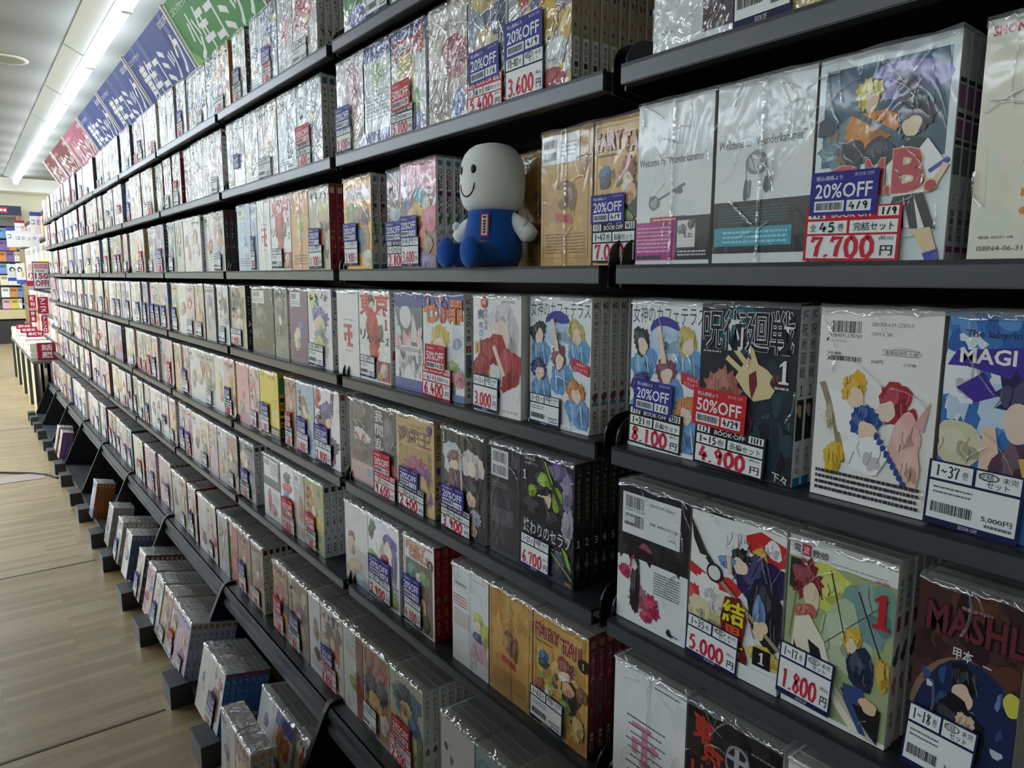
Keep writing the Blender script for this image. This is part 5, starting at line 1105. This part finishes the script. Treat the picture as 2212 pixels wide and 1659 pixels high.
quick('base', [(-1.478, -1.40)], 'b8b0a8', ['b8402e', '2a2628', 'd8d4d0'], 'black and red comic set on the floor rack beside the slanted divider', 7, None, None, seed=129, crease=.7, lean=TILT, y=.49)
quick('base', [(-1.66, -1.552), (-1.55, -1.442)], 'a87a4a', ['d8b07a', '5a4a3a'], 'shorter brown comic set in front on the floor rack at the frame edge', 3, None, None, seed=130, crease=1.2, lean=.05, y=.40, backcol='c8c4bc')

# ---------------------------------------------------------------- bays further down the aisle
NAMED = {'white': 'e6e5e3', 'grey': 'b4b4b2', 'cream': 'e2d9c2', 'pink': 'e0b4b8', 'blue': '6f92c4', 'purple': '7d5f98', 'brown': '94705a', 'orange': 'd08848', 'charcoal': '4c4b4e', 'crimson': '9a2c3c', 'green': '7f9a6c', 'yellow': 'd8c452', 'teal': '5d8f94', 'tan': 'c6aa80', 'lilac': 'b8accc', 'navy': '38406a'}
WEIGHT = ['white'] * 7 + ['grey'] * 3 + ['cream'] * 3 + ['pink'] * 4 + ['lilac'] * 2 + ['tan'] * 2 + ['brown', 'blue', 'teal', 'charcoal', 'orange', 'green', 'purple']
ACC = ['pink', 'blue', 'purple', 'brown', 'orange', 'charcoal', 'crimson', 'green', 'yellow', 'teal', 'tan', 'navy', 'grey']
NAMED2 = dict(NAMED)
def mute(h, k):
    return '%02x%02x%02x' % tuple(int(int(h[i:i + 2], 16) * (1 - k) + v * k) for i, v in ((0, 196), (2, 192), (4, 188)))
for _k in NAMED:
    NAMED2[_k] = mute(NAMED[_k], .28)  # pale haze of the film mixed into the far cover colours
BAYNAME = {3: 'fourth', 4: 'fifth', 5: 'sixth', 6: 'seventh', 7: 'eighth', 8: 'ninth', 9: 'tenth'}
# colours read off the photograph for the fourth bay: (columns, cover, accents, sticker, label, spine), far end first
FOURTH = {
 'u0': [(1, 'white', 'teal,white', '', '', 'white'), (1, 'white', 'grey,lilac', '', '', 'grey'), (1, 'white', 'crimson,lilac', 'b', 'R', 'white'), (2, 'grey', 'pink,blue', '', 'N', 'grey'), (1, 'teal', 'white,blue', '', '', 'white')],
 'u1': [(1, 'white', 'green,pink', '', 'N', 'charcoal'), (1, 'white', 'pink,crimson', 'r', 'N', 'crimson'), (1, 'white', 'orange,grey', '', '', 'tan'), (1, 'white', 'grey', '', '', 'white'), (2, 'white', 'crimson,pink', '', 'N', 'white')],
 'e': [(1, 'teal', 'grey,navy', '', 'N', 'teal'), (1, 'grey', 'green,charcoal', '', '', 'navy'), (2, 'white', 'brown,pink', '', '', 'white'), (2, 'grey', 'crimson,orange,blue', '', 'N', 'charcoal')],
 'r2': [(1, 'tan', 'teal,yellow', 'b', 'N', 'blue'), (2, 'pink', 'crimson,grey', '', 'N', 'pink'), (1, 'tan', 'pink,orange', '', 'N', 'purple'), (1, 'grey', 'purple,grey', '', '', 'grey'), (1, 'white', 'charcoal,grey', '', 'N', 'charcoal')],
 'r3': [(1, 'tan', 'green,pink', '', '', 'cream'), (1, 'pink', 'purple,pink', 'b', 'N', 'white'), (2, 'white', 'brown,grey', '', '', 'white'), (1, 'grey', 'brown,charcoal', '', 'N', 'crimson'), (2, 'pink', 'orange,yellow,crimson', 'b', 'K', 'yellow')],
 'r4': [(1, 'grey', 'navy,blue', 'b', 'N', 'blue'), (1, 'pink', 'purple,crimson', 'b', 'R', 'pink'), (2, 'cream', 'tan,charcoal', '', 'N', 'charcoal'), (1, 'pink', 'grey', '', '', 'pink'), (2, 'brown', 'orange,yellow,charcoal', '', 'N', 'charcoal')],
 'r5': [(2, 'tan', 'brown,green', '', 'N', 'brown'), (1, 'white', 'orange,crimson', 'b', 'N', 'crimson'), (2, 'cream', 'pink,crimson', '', 'N', 'crimson'), (1, 'grey', 'brown', '', '', 'white')],
}
RA = random.Random(404)
seen = {}
def far_bay(k, row):
    x1, x0 = XB[k] - .02, XB[k + 1] + .02
    CW = .1085
    ncol = int((x1 - x0) / CW)
    if k == 3 and row in FOURTH:
        plan = FOURTH[row]
    else:
        plan = []
        left = ncol
        while left > 0:
            c = min(left, RA.choice((1, 1, 2, 2, 2)))
            base = RA.choice(WEIGHT)
            if row in ('u0', 'u1') and RA.random() < .6:
                base = RA.choice(('white', 'white', 'grey', 'cream'))
            acc = RA.sample([a for a in ACC if a != base], 2)
            plan.append((c, base, ','.join(acc), RA.choice(('', '', 'b', 'b', 'r') if row not in ('u0',) else ('', '', 'b')), RA.choice(('N', 'N', 'N', 'K', 'R', '')), RA.choice(('white', 'white', 'grey', 'cream', 'charcoal', 'crimson', 'tan', 'blue', 'pink', 'charcoal', 'brown'))))
            left -= c
    tot = sum(p[0] for p in plan)
    slack = (x1 - x0) - tot * CW
    gaps = [RA.uniform(0, 1) for _ in plan]
    sg = sum(gaps) or 1
    x = x0
    m = len(plan)
    for j, (c, base, acc, st, lb, sp) in enumerate(plan):
        acc = acc.split(',')
        lvl = 1 if k < 6 else 0
        w1 = base if base != acc[0] else 'pale'
        nth = m - j
        feat = (' with red half-price sticker' if st == 'r' else ' with purple sticker' if st == 'b' else '')
        lab = '%s and %s comic set, %s in from the near end, %s shelf, %s bay' % (w1, acc[0], ORD[nth - 1], ROWNAME[row], BAYNAME[k])
        back = 0
        cols = [(x + i * CW, x + (i + 1) * CW) for i in range(c)]
        x += c * CW + slack * gaps[j] / sg
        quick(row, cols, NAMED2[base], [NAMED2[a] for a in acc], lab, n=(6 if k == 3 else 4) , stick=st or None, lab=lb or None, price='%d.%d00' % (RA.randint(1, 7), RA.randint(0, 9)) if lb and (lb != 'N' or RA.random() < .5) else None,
              printed='2,980円' if lb == 'N' else None, spine=NAMED[sp], title=NAMED[RA.choice(('charcoal', 'crimson', 'navy', 'white'))], lvl=lvl, seed=k * 1000 + ord(row[0]) * 10 + (ord(row[-1]) - 40) + j * 37, crease=(2.2 if row in ('u0', 'u1') else 1.0 if row == 'e' else .6) * (1 if k < 6 else .6),
              backcol=NAMED2[RA.choice(('white', 'white', 'grey', base))], dy=RA.choice((0, 0, .006, -.004)), sp_acc=[NAMED[a] for a in acc])
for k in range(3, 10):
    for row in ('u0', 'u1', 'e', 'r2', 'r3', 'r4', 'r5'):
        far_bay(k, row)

# floor racks of the fourth to ninth bays: (bay, offset from the far end, columns, cover, accents, spine, sticker, wording)
for k, off, c, base, acc, sp, st, nn, wording in (
    (3, .03, 1, 'cream', 'tan,teal', 'charcoal', 'b', 9, 'cream comic set with many black-lined spines on the fourth bay floor rack'),
    (3, .20, 1, 'pink', 'blue,crimson', 'pink', '', 9, 'pink and blue comic set on the fourth bay floor rack'),
    (3, .33, 1, 'white', 'pink', 'white', 'b', 10, 'plain white comic set with dotted spines on the fourth bay floor rack'),
    (3, .46, 1, 'tan', 'brown,grey', 'tan', '', 8, 'tan comic set on the fourth bay floor rack'),
    (3, .575, 1, 'pink', 'charcoal,yellow,white', 'white', 'r', 8, 'pink and black-haired magenta-lettered comic set on the fourth bay floor rack'),
    (3, .685, 1, 'lilac', 'orange,crimson', 'white', '', 8, 'lilac and orange comic set at the near end of the fourth bay floor rack'),
    (4, .12, 1, 'grey', 'lilac,charcoal', 'grey', '', 5, 'grey lilac comic set standing alone on the fifth bay floor rack'),
    (4, .36, 1, 'grey', 'white,blue', 'grey', 'b', 8, 'grey comic set behind the rainbow-spined one, fifth bay floor rack'),
    (4, .55, 1, 'white', 'pink,charcoal', 'blue', '', 8, 'white comic set with rainbow spines, fifth bay floor rack'),
    (5, .42, 1, 'blue', 'pink,orange', 'orange', '', 5, 'blue and orange comic set alone on the sixth bay floor rack'),
    (7, .3, 1, 'grey', 'lilac', 'brown', '', 5, 'grey comic set with brown spines on the eighth bay floor rack'),
    (7, .5, 1, 'pink', 'crimson', 'purple', '', 4, 'pink comic set at the near end of the eighth bay floor rack')):
    x = XB[k + 1] + off
    quick('base', [(x + i * .109, x + (i + 1) * .109) for i in range(c)], NAMED[base], [NAMED[a] for a in acc.split(',')], wording, n=nn, stick=st or None, lab='N' if st or base in ('tan', 'lilac') else None, price='1.900' if st else None, printed='1,980円', spine=NAMED[sp], lvl=1, seed=700 + k * 50 + int(off * 100), crease=.8, lean=TILT, y=.425)

# ---------------------------------------------------------------- plush doll on the third shelf
def lathe(m, prof, n, col, cx=0, cy=0, sy=1.0):
    vs, fs = [], []
    for rr, z in prof:
        for i in range(n):
            a = 2 * math.pi * i / n
            vs.append((cx + rr * math.cos(a), cy + rr * sy * math.sin(a), z))
    for q in range(len(prof) - 1):
        for i in range(n):
            fs.append((q * n + i, q * n + (i + 1) % n, (q + 1) * n + (i + 1) % n, (q + 1) * n + i))
    m.mesh(vs, fs, col, True)
HEADP = [(.030, .0835), (.0365, .0845), (.0415, .0885), (.0455, .095), (.0480, .103), (.0492, .113), (.0496, .124), (.0494, .135), (.0485, .146), (.0462, .1565), (.042, .166), (.0355, .1738), (.027, .1793), (.016, .1823), (.006, .1833), (.0005, .1834)]
def head_r(z):
    for (r0, z0), (r1, z1) in zip(HEADP, HEADP[1:]):
        if z0 <= z <= z1:
            return r0 + (r1 - r0) * (z - z0) / (z1 - z0)
    return .05
def plush():
    t = thing('plush_doll', 'white-headed plush doll in a blue suit sitting on the shelf edge', 'plush toy', (-.904, .655, ZL['e']), None, (0, 0, math.radians(2)))
    WH, BL = 'f4f6f3', '1b57ad'
    m = MB()
    lathe(m, HEADP, 48, WH)
    head = m.build('head', M_PLUSH, t)
    sm = MB()          # stitched seam running over the crown
    pts = []
    for z in [.09 + .0045 * i for i in range(21)]:
        pts.append((head_r(z) * math.cos(.35), head_r(z) * math.sin(.35), z))
    pts += [(head_r(.1834 - .0045 * i) * math.cos(2.79), head_r(.1834 - .0045 * i) * math.sin(2.79), .1834 - .0045 * i) for i in range(1, 21)]
    sm.tube(pts, .0005, 5, 'ccd0cd')
    sm.build('seam', M_PLUSH, head)
    b = MB()
    lathe(b, [(.001, 0.0), (.03, .0005), (.04, .005), (.0452, .015), (.0462, .027), (.0445, .042), (.0415, .056), (.039, .068), (.0378, .078), (.0365, .085), (.02, .087)], 40, BL)
    b.build('body', M_PLUSH, t)
    for s in (-1, 1):
        az = math.radians(22 if s > 0 else -14)
        dx, dy = s * math.cos(az), math.sin(az)
        a = MB()
        def q(r, z):
            return (dx * r, dy * r, z)
        a.tube([q(.033, .082), q(.038, .074), q(.045, .066), q(.053, .058), q(.06, .051), q(.066, .045), q(.069, .0415)], [.002, .0075, .0115, .0135, .0145, .013, .005], 18, WH)
        a.sphere((dx * .062 - dy * s * .004, dy * .062 - .009, .063), (.0065, .0065, .008), 14, 10, WH)
        a.build('arm', M_PLUSH, t)
        l = MB()
        l.tube([(s * .019, -.015, .022), (s * .024, -.034, .020), (s * .0275, -.05, .019), (s * .0292, -.06, .019)], [.021, .0195, .0175, .0155], 20, BL)
        l.sphere((s * .03, -.0655, .022), (.0185, .011, .0235), 24, 16, BL)
        l.build('leg', M_PLUSH, t)
    for s in (-1, 1):
        e = MB()
        a = math.radians(-90 + s * 17.7)
        rr = head_r(.141)
        e.sphere((0, 0, 0), (.0019, .0046, .0064), 18, 12, '101012')
        o = e.build('eye', M_SIGN, head, (rr * math.cos(a), rr * math.sin(a), .141))
        o.rotation_euler = (0, 0, a)
    mo = MB()
    pts = []
    for i in range(17):
        k = -1 + i / 8
        z = .1215 - .0185 * math.sqrt(max(0, 1 - k * k))
        a = math.radians(-90 + 20 * k)
        rr = head_r(z) + .0002
        pts.append((rr * math.cos(a), rr * math.sin(a), z))
    mo.tube(pts, [.0006] + [.0011] * 15 + [.0006], 6, '141416')
    mo.build('mouth', M_SIGN, head)
    bd = Print(-.007, -.0175, .014, .035, 0, 1e-4, 3, 'b8283c')
    bd.rect(.17, .07, .83, .93, 'eef0ee')
    bd.blob(.5, .17, .2, .06, '6a6a5a', .2); bd.lines(.36, .28, .64, .86, 5, '26262a', .75)
    a = math.radians(-90 + 36)
    o = bd.m.build('chest_badge', M_PAPER, t, (.0425 * math.cos(a), .0425 * math.sin(a), .0615))
    o.rotation_euler = (math.radians(-7), 0, math.radians(36))
    return t
plush()

# ---------------------------------------------------------------- sign boards leaning over the top shelf
def sign(k, base, light, title, label):
    x0, x1 = XB[k + 1] + .004, XB[k] - .004
    w = x1 - x0
    H = .335
    t = thing('sign_board', label, 'sign', (x0, .835, 1.905), 'sign boards above the top shelf', (math.radians(30.5), 0, 0))
    m = MB()
    m.box(0, w, .0005, .004, 0, H, 'eef0ee')
    m.box(-.009, .005, -.008, .006, 0, H + .005, 'f4f5f3')
    m.build('backing_board', M_PLAIN, t)
    p = Print(.004, 0, w - .006, H, 0, 1e-4, k, base)
    R = random.Random(k)
    if light == 'leaf':
        p.poly([(0, .45), (.35, 1), (0, 1)], '86c060'); p.poly([(.1, 1), (.3, .6), (.55, 1)], '5fae50')
    else:
        for i in range(12):
            x = R.uniform(0, 1)
            p.poly([(x, 0), (x + R.uniform(.01, .05), 0), (x + R.uniform(-.02, .12), .75), (x + .02, .7)], shade(base, R.choice((.12, .2, -.12)))); p.n -= .5
    p.text(title, .13, .2, .95, .66, 'f4f6f8', .05)
    p.rect(0, 0, .022, 1, 'f4f5f3'); p.rect(.985, 0, 1, 1, 'f4f5f3')
    p.text('コミックセット', .04, .08, .3, .15, 'f2f4f6', .02)
    p.text('BOOK·OFF', .82, .06, .97, .13, 'f2f4f6', .02)
    p.m.build('printed_face', M_SIGN, t)
sign(3, '3f9048', 'leaf', '少年コミック', 'green leaf-patterned sign board with white lettering above the top shelf')
for k, o in ((4, 'first'), (5, 'second'), (6, 'third')):
    sign(k, '2f439c', 'ray', '青年コミック', '%s blue sign board with white lettering past the green one' % o)
sign(7, 'b05a78', 'ray', '少女コミック', 'pink sign board with white lettering past the blue ones')
for k, o in ((8, 'first'), (9, 'second')):
    sign(k, '7a2438', 'ray', '女性コミック', '%s dark red sign board past the pink one above the top shelf' % o)

# ---------------------------------------------------------------- ceiling fittings
t = thing('ceiling_speaker', 'round grille set in the ceiling beside the light strip', 'speaker', (-7.36, .47, CEIL - .012))
m = MB()
m.tube([(0, 0, .011), (0, 0, .004), (0, 0, 0)], [.15, .15, .14], 32, 'c8c4ae', False)
m.build('rim', M_PLAIN, t)
m = MB()
m.tube([(0, 0, .003), (0, 0, -.0008)], [.12, .12], 32, '74756c', False)
m.build('grille', M_PLAIN, t)

# ---------------------------------------------------------------- floor details
m = MB()
pts = [(-6.4, -.55, .006), (-5.9, -.3, .006), (-5.6, -.05, .006), (-5.45, .12, .006), (-5.33, .26, .006), (-5.22, .345, .006), (-5.1, .385, .006)]
sm = []
for i in range(len(pts) - 1):
    for j in range(5):
        a = j / 5
        sm.append(tuple(pts[i][q] * (1 - a) + pts[i + 1][q] * a for q in range(3)))
sm.append(pts[-1])
m.tube(sm, .006, 8, '1c1c1e')
tag(m.build('cable', M_PLAIN), 'black cable curving across the floor of the aisle', 'cable')
m = MB()
m.box(-5.34, -5.16, -.9, .33, .0004, .0025, 'b5a594')
tag(m.build('floor_tape', M_PLAIN), 'wide beige tape strip beside the curved floor cable', 'tape')
for i, (x, ye) in enumerate(((-3.5, .38), (-2.12, .37), (-6.98, .37))):
    m = MB()
    m.box(x - .004, x + .004, YL + .01, ye, .0003, .0012, '55442c')
    structure(m.build('trim_%d' % (i + 2), M_PLAIN), '%s dark seam line across the parquet floor' % ORD[i])

# ---------------------------------------------------------------- beyond the shelving: display tables with piled comics, red placards, posters
TX0, TX1 = -10.7, -7.5
nt = 4
tw = (TX1 - TX0) / nt
RT = random.Random(77)
HALF = math.pi / 2
for i in range(nt):
    x0 = TX1 - tw * (i + 1)
    t = thing('display_table', '%s cream-panelled display table past the end of the shelving' % ORD[i], 'table', (x0, .46, 0), 'display tables past the shelving')
    m = MB(); m.box(.005, tw - .005, 0, .195, .47, .494, '5a5b58'); m.build('table_top', M_PLAIN, t)
    m = MB(); m.box(.03, tw - .03, .03, .045, .0, .47, 'cfc4a4'); m.build('front_panel', M_PLAIN, t)
    for lx in (.005, tw - .03):
        for ly in (.005, .165):
            m = MB(); m.box(lx, lx + .025, ly, ly + .024, 0, .47, '2c2d2e'); m.build('leg', M_STEEL, t)
def flat_comic(name, side, top):
    m = MB()
    m.box(0, .15, 0, .178, .0004, .0168, side, {'t': top, 'b': 'd8d4ca'})
    return m.data(name, M_PLAIN)
FC = [flat_comic('comic_book', 'dcd6c2', 'efeeea'), flat_comic('comic_book', 'd6ceb6', 'e4dfd0'), flat_comic('comic_book', 'e0dccc', 'e8c8cc')]
px = TX1 - .42
i = 0
while px > TX0 + .02:
    for j in range(8 if i % 4 != 2 else 7):
        o = bpy.data.objects.new('comic_book', FC[(i * 5 + j * 7) % 3])
        COL.objects.link(o)
        o.location = (px, .468 + RT.uniform(-.003, .003), .4942 + j * .0169)
        tag(o, 'white-edged comic lying flat in a pile on the far display tables', 'comic', 'comics piled flat on the far display tables')
    px -= .156 if i % 2 else .2
    i += 1
RF = .66            # front of the rack behind the tables
t = thing('wall_rack', 'dark rack of pale comics behind the display tables', 'bookshelf', (-11.5, RF, 0), None)
RL = 11.5 - 7.5
m = MB(); m.box(0, RL, .2, .22, .0, 1.95, '3a3b3a'); m.build('back_panel', M_PLAIN, t)
RZ = (.64, .88, 1.12, 1.36, 1.6, 1.84)
for z in RZ:
    m = MB(); m.box(0, RL, 0, .2, z - .02, z, '55585a'); m.build('shelf', M_STEEL, t)
for x in (0, RL / 3, RL * 2 / 3, RL - .02):
    m = MB(); m.box(x, x + .02, .17, .2, 0, 1.95, '303130'); m.build('upright', M_STEEL, t)
BK = {}
def book(x, y, z, w, d, h, col, label, group, axis='x'):
    k = (round(w, 3), round(d, 3), round(h, 3), col, axis)
    if k not in BK:
        m = MB()
        m.box(0, w, 0, d, 0, h, col, {'t': 'ddd8cc'})
        if axis == 'x':
            m.box(w * .15, w * .85, -.0006, 0, h * .6, h * .85, shade(col, -.3))
        else:
            m.box(w, w + .0008, d * .15, d * .85, h * .6, h * .85, shade(col, -.35))
        BK[k] = m.data('comic_book', M_PLAIN)
    o = bpy.data.objects.new('comic_book', BK[k]); COL.objects.link(o)
    o.location = (x, y, z)
    return tag(o, label, 'comic', group)
cols = ['white', 'grey', 'cream', 'pink', 'lilac', 'orange', 'tan', 'white', 'white']
for z in RZ[:-1]:
    x = -7.64
    while x > -10.6:
        book(x, RF + .012, z + .0005, .118, .12, .19, NAMED[RT.choice(cols)], 'comic facing out on the rack behind the far display tables', 'comics on the rack behind the display tables')
        x -= .15
def board(name, x, y0, y1, z0, z1, label, cat, paint, base='e8eaea', edge='dfe1de', group=None):
    """a sign standing out across the aisle, its printed face towards the near end"""
    w, h = y1 - y0, z1 - z0
    t = thing(name, label, cat, (x, y0, z0), group, (0, 0, HALF))
    m = MB(); m.box(0, w, .0008, .004, 0, h, edge); m.build('card', M_PLAIN, t)
    p = Print(0, 0, w, h, 0, 1.5e-4, 4, base)
    paint(p)
    p.m.build('printed_face', M_PAPER, t)
    return t
def p150(p):
    p.rect(0, 0, 1, .04, '3a4048'); p.rect(0, .96, 1, 1, '3a4048'); p.rect(0, 0, .05, 1, '3a4048'); p.rect(.95, 0, 1, 1, '3a4048')
    p.rect(.1, .07, .9, .26, 'd08a94'); p.rect(.15, .3, .7, .36, '9aa0a4'); p.text('150', .12, .4, .9, .62, 'a03050', .06); p.text('OFF!', .12, .66, .9, .88, 'a03050', .06)
def pblue(p):
    p.rect(0, .8, 1, 1, '4a5ab0'); p.blob(.4, .3, .22, .14, '4a4a50', .1); p.blob(.42, .33, .12, .08, 'e8eae8', .1); p.blob(.7, .55, .16, .12, 'd8c85a', .3)
def pred(p):
    p.rect(0, .78, 1, 1, 'a8243c'); p.rect(0, 0, .08, 1, 'a8243c'); p.line([(.3, .65), (.35, .5), (.65, .46), (.75, .62), (.5, .72)], .1, '8a2a3a'); p.lines(.3, .1, .7, .35, 3, 'd8a0a0')
def psign(c, txt, low=None):
    def f(p):
        p.rect(0, 0, 1, .18, c); p.text(txt, .1, .34, .9, .58, '8a3a54' if low else '4a4a90', .03)
        if low:
            p.text(low, .12, .66, .85, .88, '9a3048', .04)
    return f
o = board('hanging_poster', -7.44, .515, .64, 1.12, 1.36, 'white poster reading 150 OFF at the end of the shelving', 'poster', p150)
o.rotation_euler = (math.radians(6), 0, HALF)
board('hanging_poster', -9.17, .575, .659, 1.13, 1.386, 'red-edged white poster hanging from the yellow rail', 'poster', pred)
board('hanging_poster', -10.5, .565, .659, 1.14, 1.386, 'blue-footed white poster on the yellow rail beside the red-edged one', 'poster', pblue)
board('hanging_poster', -11.42, .52, .659, 1.17, 1.386, 'blue-footed white poster at the far end of the yellow rail', 'poster', pblue)
m = MB(); m.box(-11.5, -7.5, RF - .006, RF - .0005, 1.341, 1.386, 'd8cc3a')
tag(m.build('price_rail', M_PLAIN), 'yellow price rail along the rack with hanging posters', 'rail')
board('shelf_sign', -8.05, .575, .6595, 1.62, 1.82, 'white sign with a blue top band beside the shelving end', 'sign', psign('3f4ea0', 'コミ'))
board('shelf_sign', -10.0, .565, .6595, 1.69, 1.86, 'white sign with a dark red top band and red price digits', 'sign', psign('963048', 'ワイド版', '132円'))
board('shelf_sign', -8.35, .45, .6595, 1.51, 1.66, 'wide white sign with violet katakana lettering', 'sign', psign('e2e4e2', 'コミック'))
board('shelf_sign', -11.3, .54, .6595, 1.6, 1.85, 'small white sign with a blue band further down the rack', 'sign', psign('3f4ea0', 'コミ'))
def red(txt):
    def f(p):
        if p.h > p.w:
            p.vtext(txt, .22, .06, .78, .94, 'f2e6e6', .04)
        else:
            p.text(txt, .1, .22, .9, .78, 'f2e6e6', .04)
    return f
for x, y0, y1, z0, z1, l, tx in (
    (-8.05, .575, .6595, .885, 1.04, 'tall dark red placard on the rack nearest the shelving', 'アニメ'),
    (-8.25, .61, .6595, .69, .86, 'narrow dark red placard low on the rack behind the first piles', 'アンソロ'),
    (-9.4, .59, .6595, .89, 1.03, 'dark red placard high on the rack further down', '新刊'),
    (-9.5, .595, .6595, .73, .86, 'dark red placard low on the rack further down', '特集'),
    (-7.56, .505, .655, .4945, .65, 'square dark red placard standing on the first display table', '話題'),
    (-8.62, .50, .64, .6295, .69, 'low red placard lying across the first comic piles', '最新刊'),
    (-9.3, .49, .64, .6295, .69, 'low red placard lying across the middle comic piles', '映画化'),
    (-10.0, .49, .64, .6295, .69, 'low red placard lying across the farther comic piles', '完結')):
    board('placard', x, y0, y1, z0, z1, l.replace('nearest', 'next to'), 'sign', red(tx), '9c2238', '8a2436', 'red placards past the shelving')

# ---------------------------------------------------------------- bookcase against the far wall
t = thing('wall_bookcase', 'bookcase with navy header board against the far wall', 'bookcase', (XF + .005, .2, 0))
BWD = .75
m = MB(); m.box(0, .03, 0, BWD, .44, 2.3, '8a8a86'); m.build('back_panel', M_PLAIN, t)
m = MB(); m.box(0, .36, 0, BWD, 0, .42, '2b2b2d'); m.build('plinth', M_PLAIN, t)
m = MB(); m.box(0, .3, 0, BWD, .45, .62, 'c9b98e'); m.build('base_drawer', M_PLAIN, t)
m = MB(); m.box(0, .3, BWD, BWD + .02, 0, 2.32, 'b08a58'); m.build('end_panel', M_PLAIN, t)
zs = (.62, .83, 1.05, 1.26, 1.48, 1.68, 1.9, 2.12)
for z in zs:
    m = MB(); m.box(.03, .27, 0, BWD, z, z + .015, '3c3c3c'); m.build('shelf', M_PLAIN, t)
m = MB(); m.box(.2, .31, -.0, BWD + .08, 2.33, 2.49, '2b3050'); h = m.build('header_board', M_PLAIN, t)
m = MB(); m.box(.311, .314, .38, .62, 2.36, 2.46, 'b83248')
for i in range(4):
    m.box(.3145, .3147, .40 + .055 * i, .44 + .055 * i, 2.39, 2.43, 'eee6e6')
m.build('sign', M_PLAIN, h)
for z in zs[:-1]:
    y = .42
    while y < BWD - .05:
        w = min(RT.choice((.03, .05, .12, .12)), BWD - .004 - y)
        c = RT.choice(['white', 'white', 'white', 'pink', 'blue', 'yellow', 'purple', 'cream', 'orange'])
        book(XF + .12, .2 + y, z + .0155, .13, w, .18, NAMED[c], 'book on the bookcase against the far wall', 'books on the far wall bookcase', axis='y')
        y += w + .003

# ---------------------------------------------------------------- low shelving added out of view to shade the floor and lower rows
t = thing('shade_shelving', 'low dark grey shelving added out of view to shade the aisle', 'bookshelf', (-3.7, -1.75, 0))
OL = 6.0
m = MB(); m.box(0, OL, -.02, .02, 0, 1.4, '6a6c6c'); m.build('back_panel', M_STEEL, t)
for z in (.1, .42, .74, 1.06, 1.38):
    m = MB(); m.box(0, OL, .02, .45, z - .02, z, STEEL); m.build('shelf', M_STEEL, t)
for x in (0, OL / 3, OL * 2 / 3, OL - .02):
    m = MB(); m.box(x, x + .02, -.02, .42, 0, 1.4, STEELD); m.build('upright', M_STEEL, t)
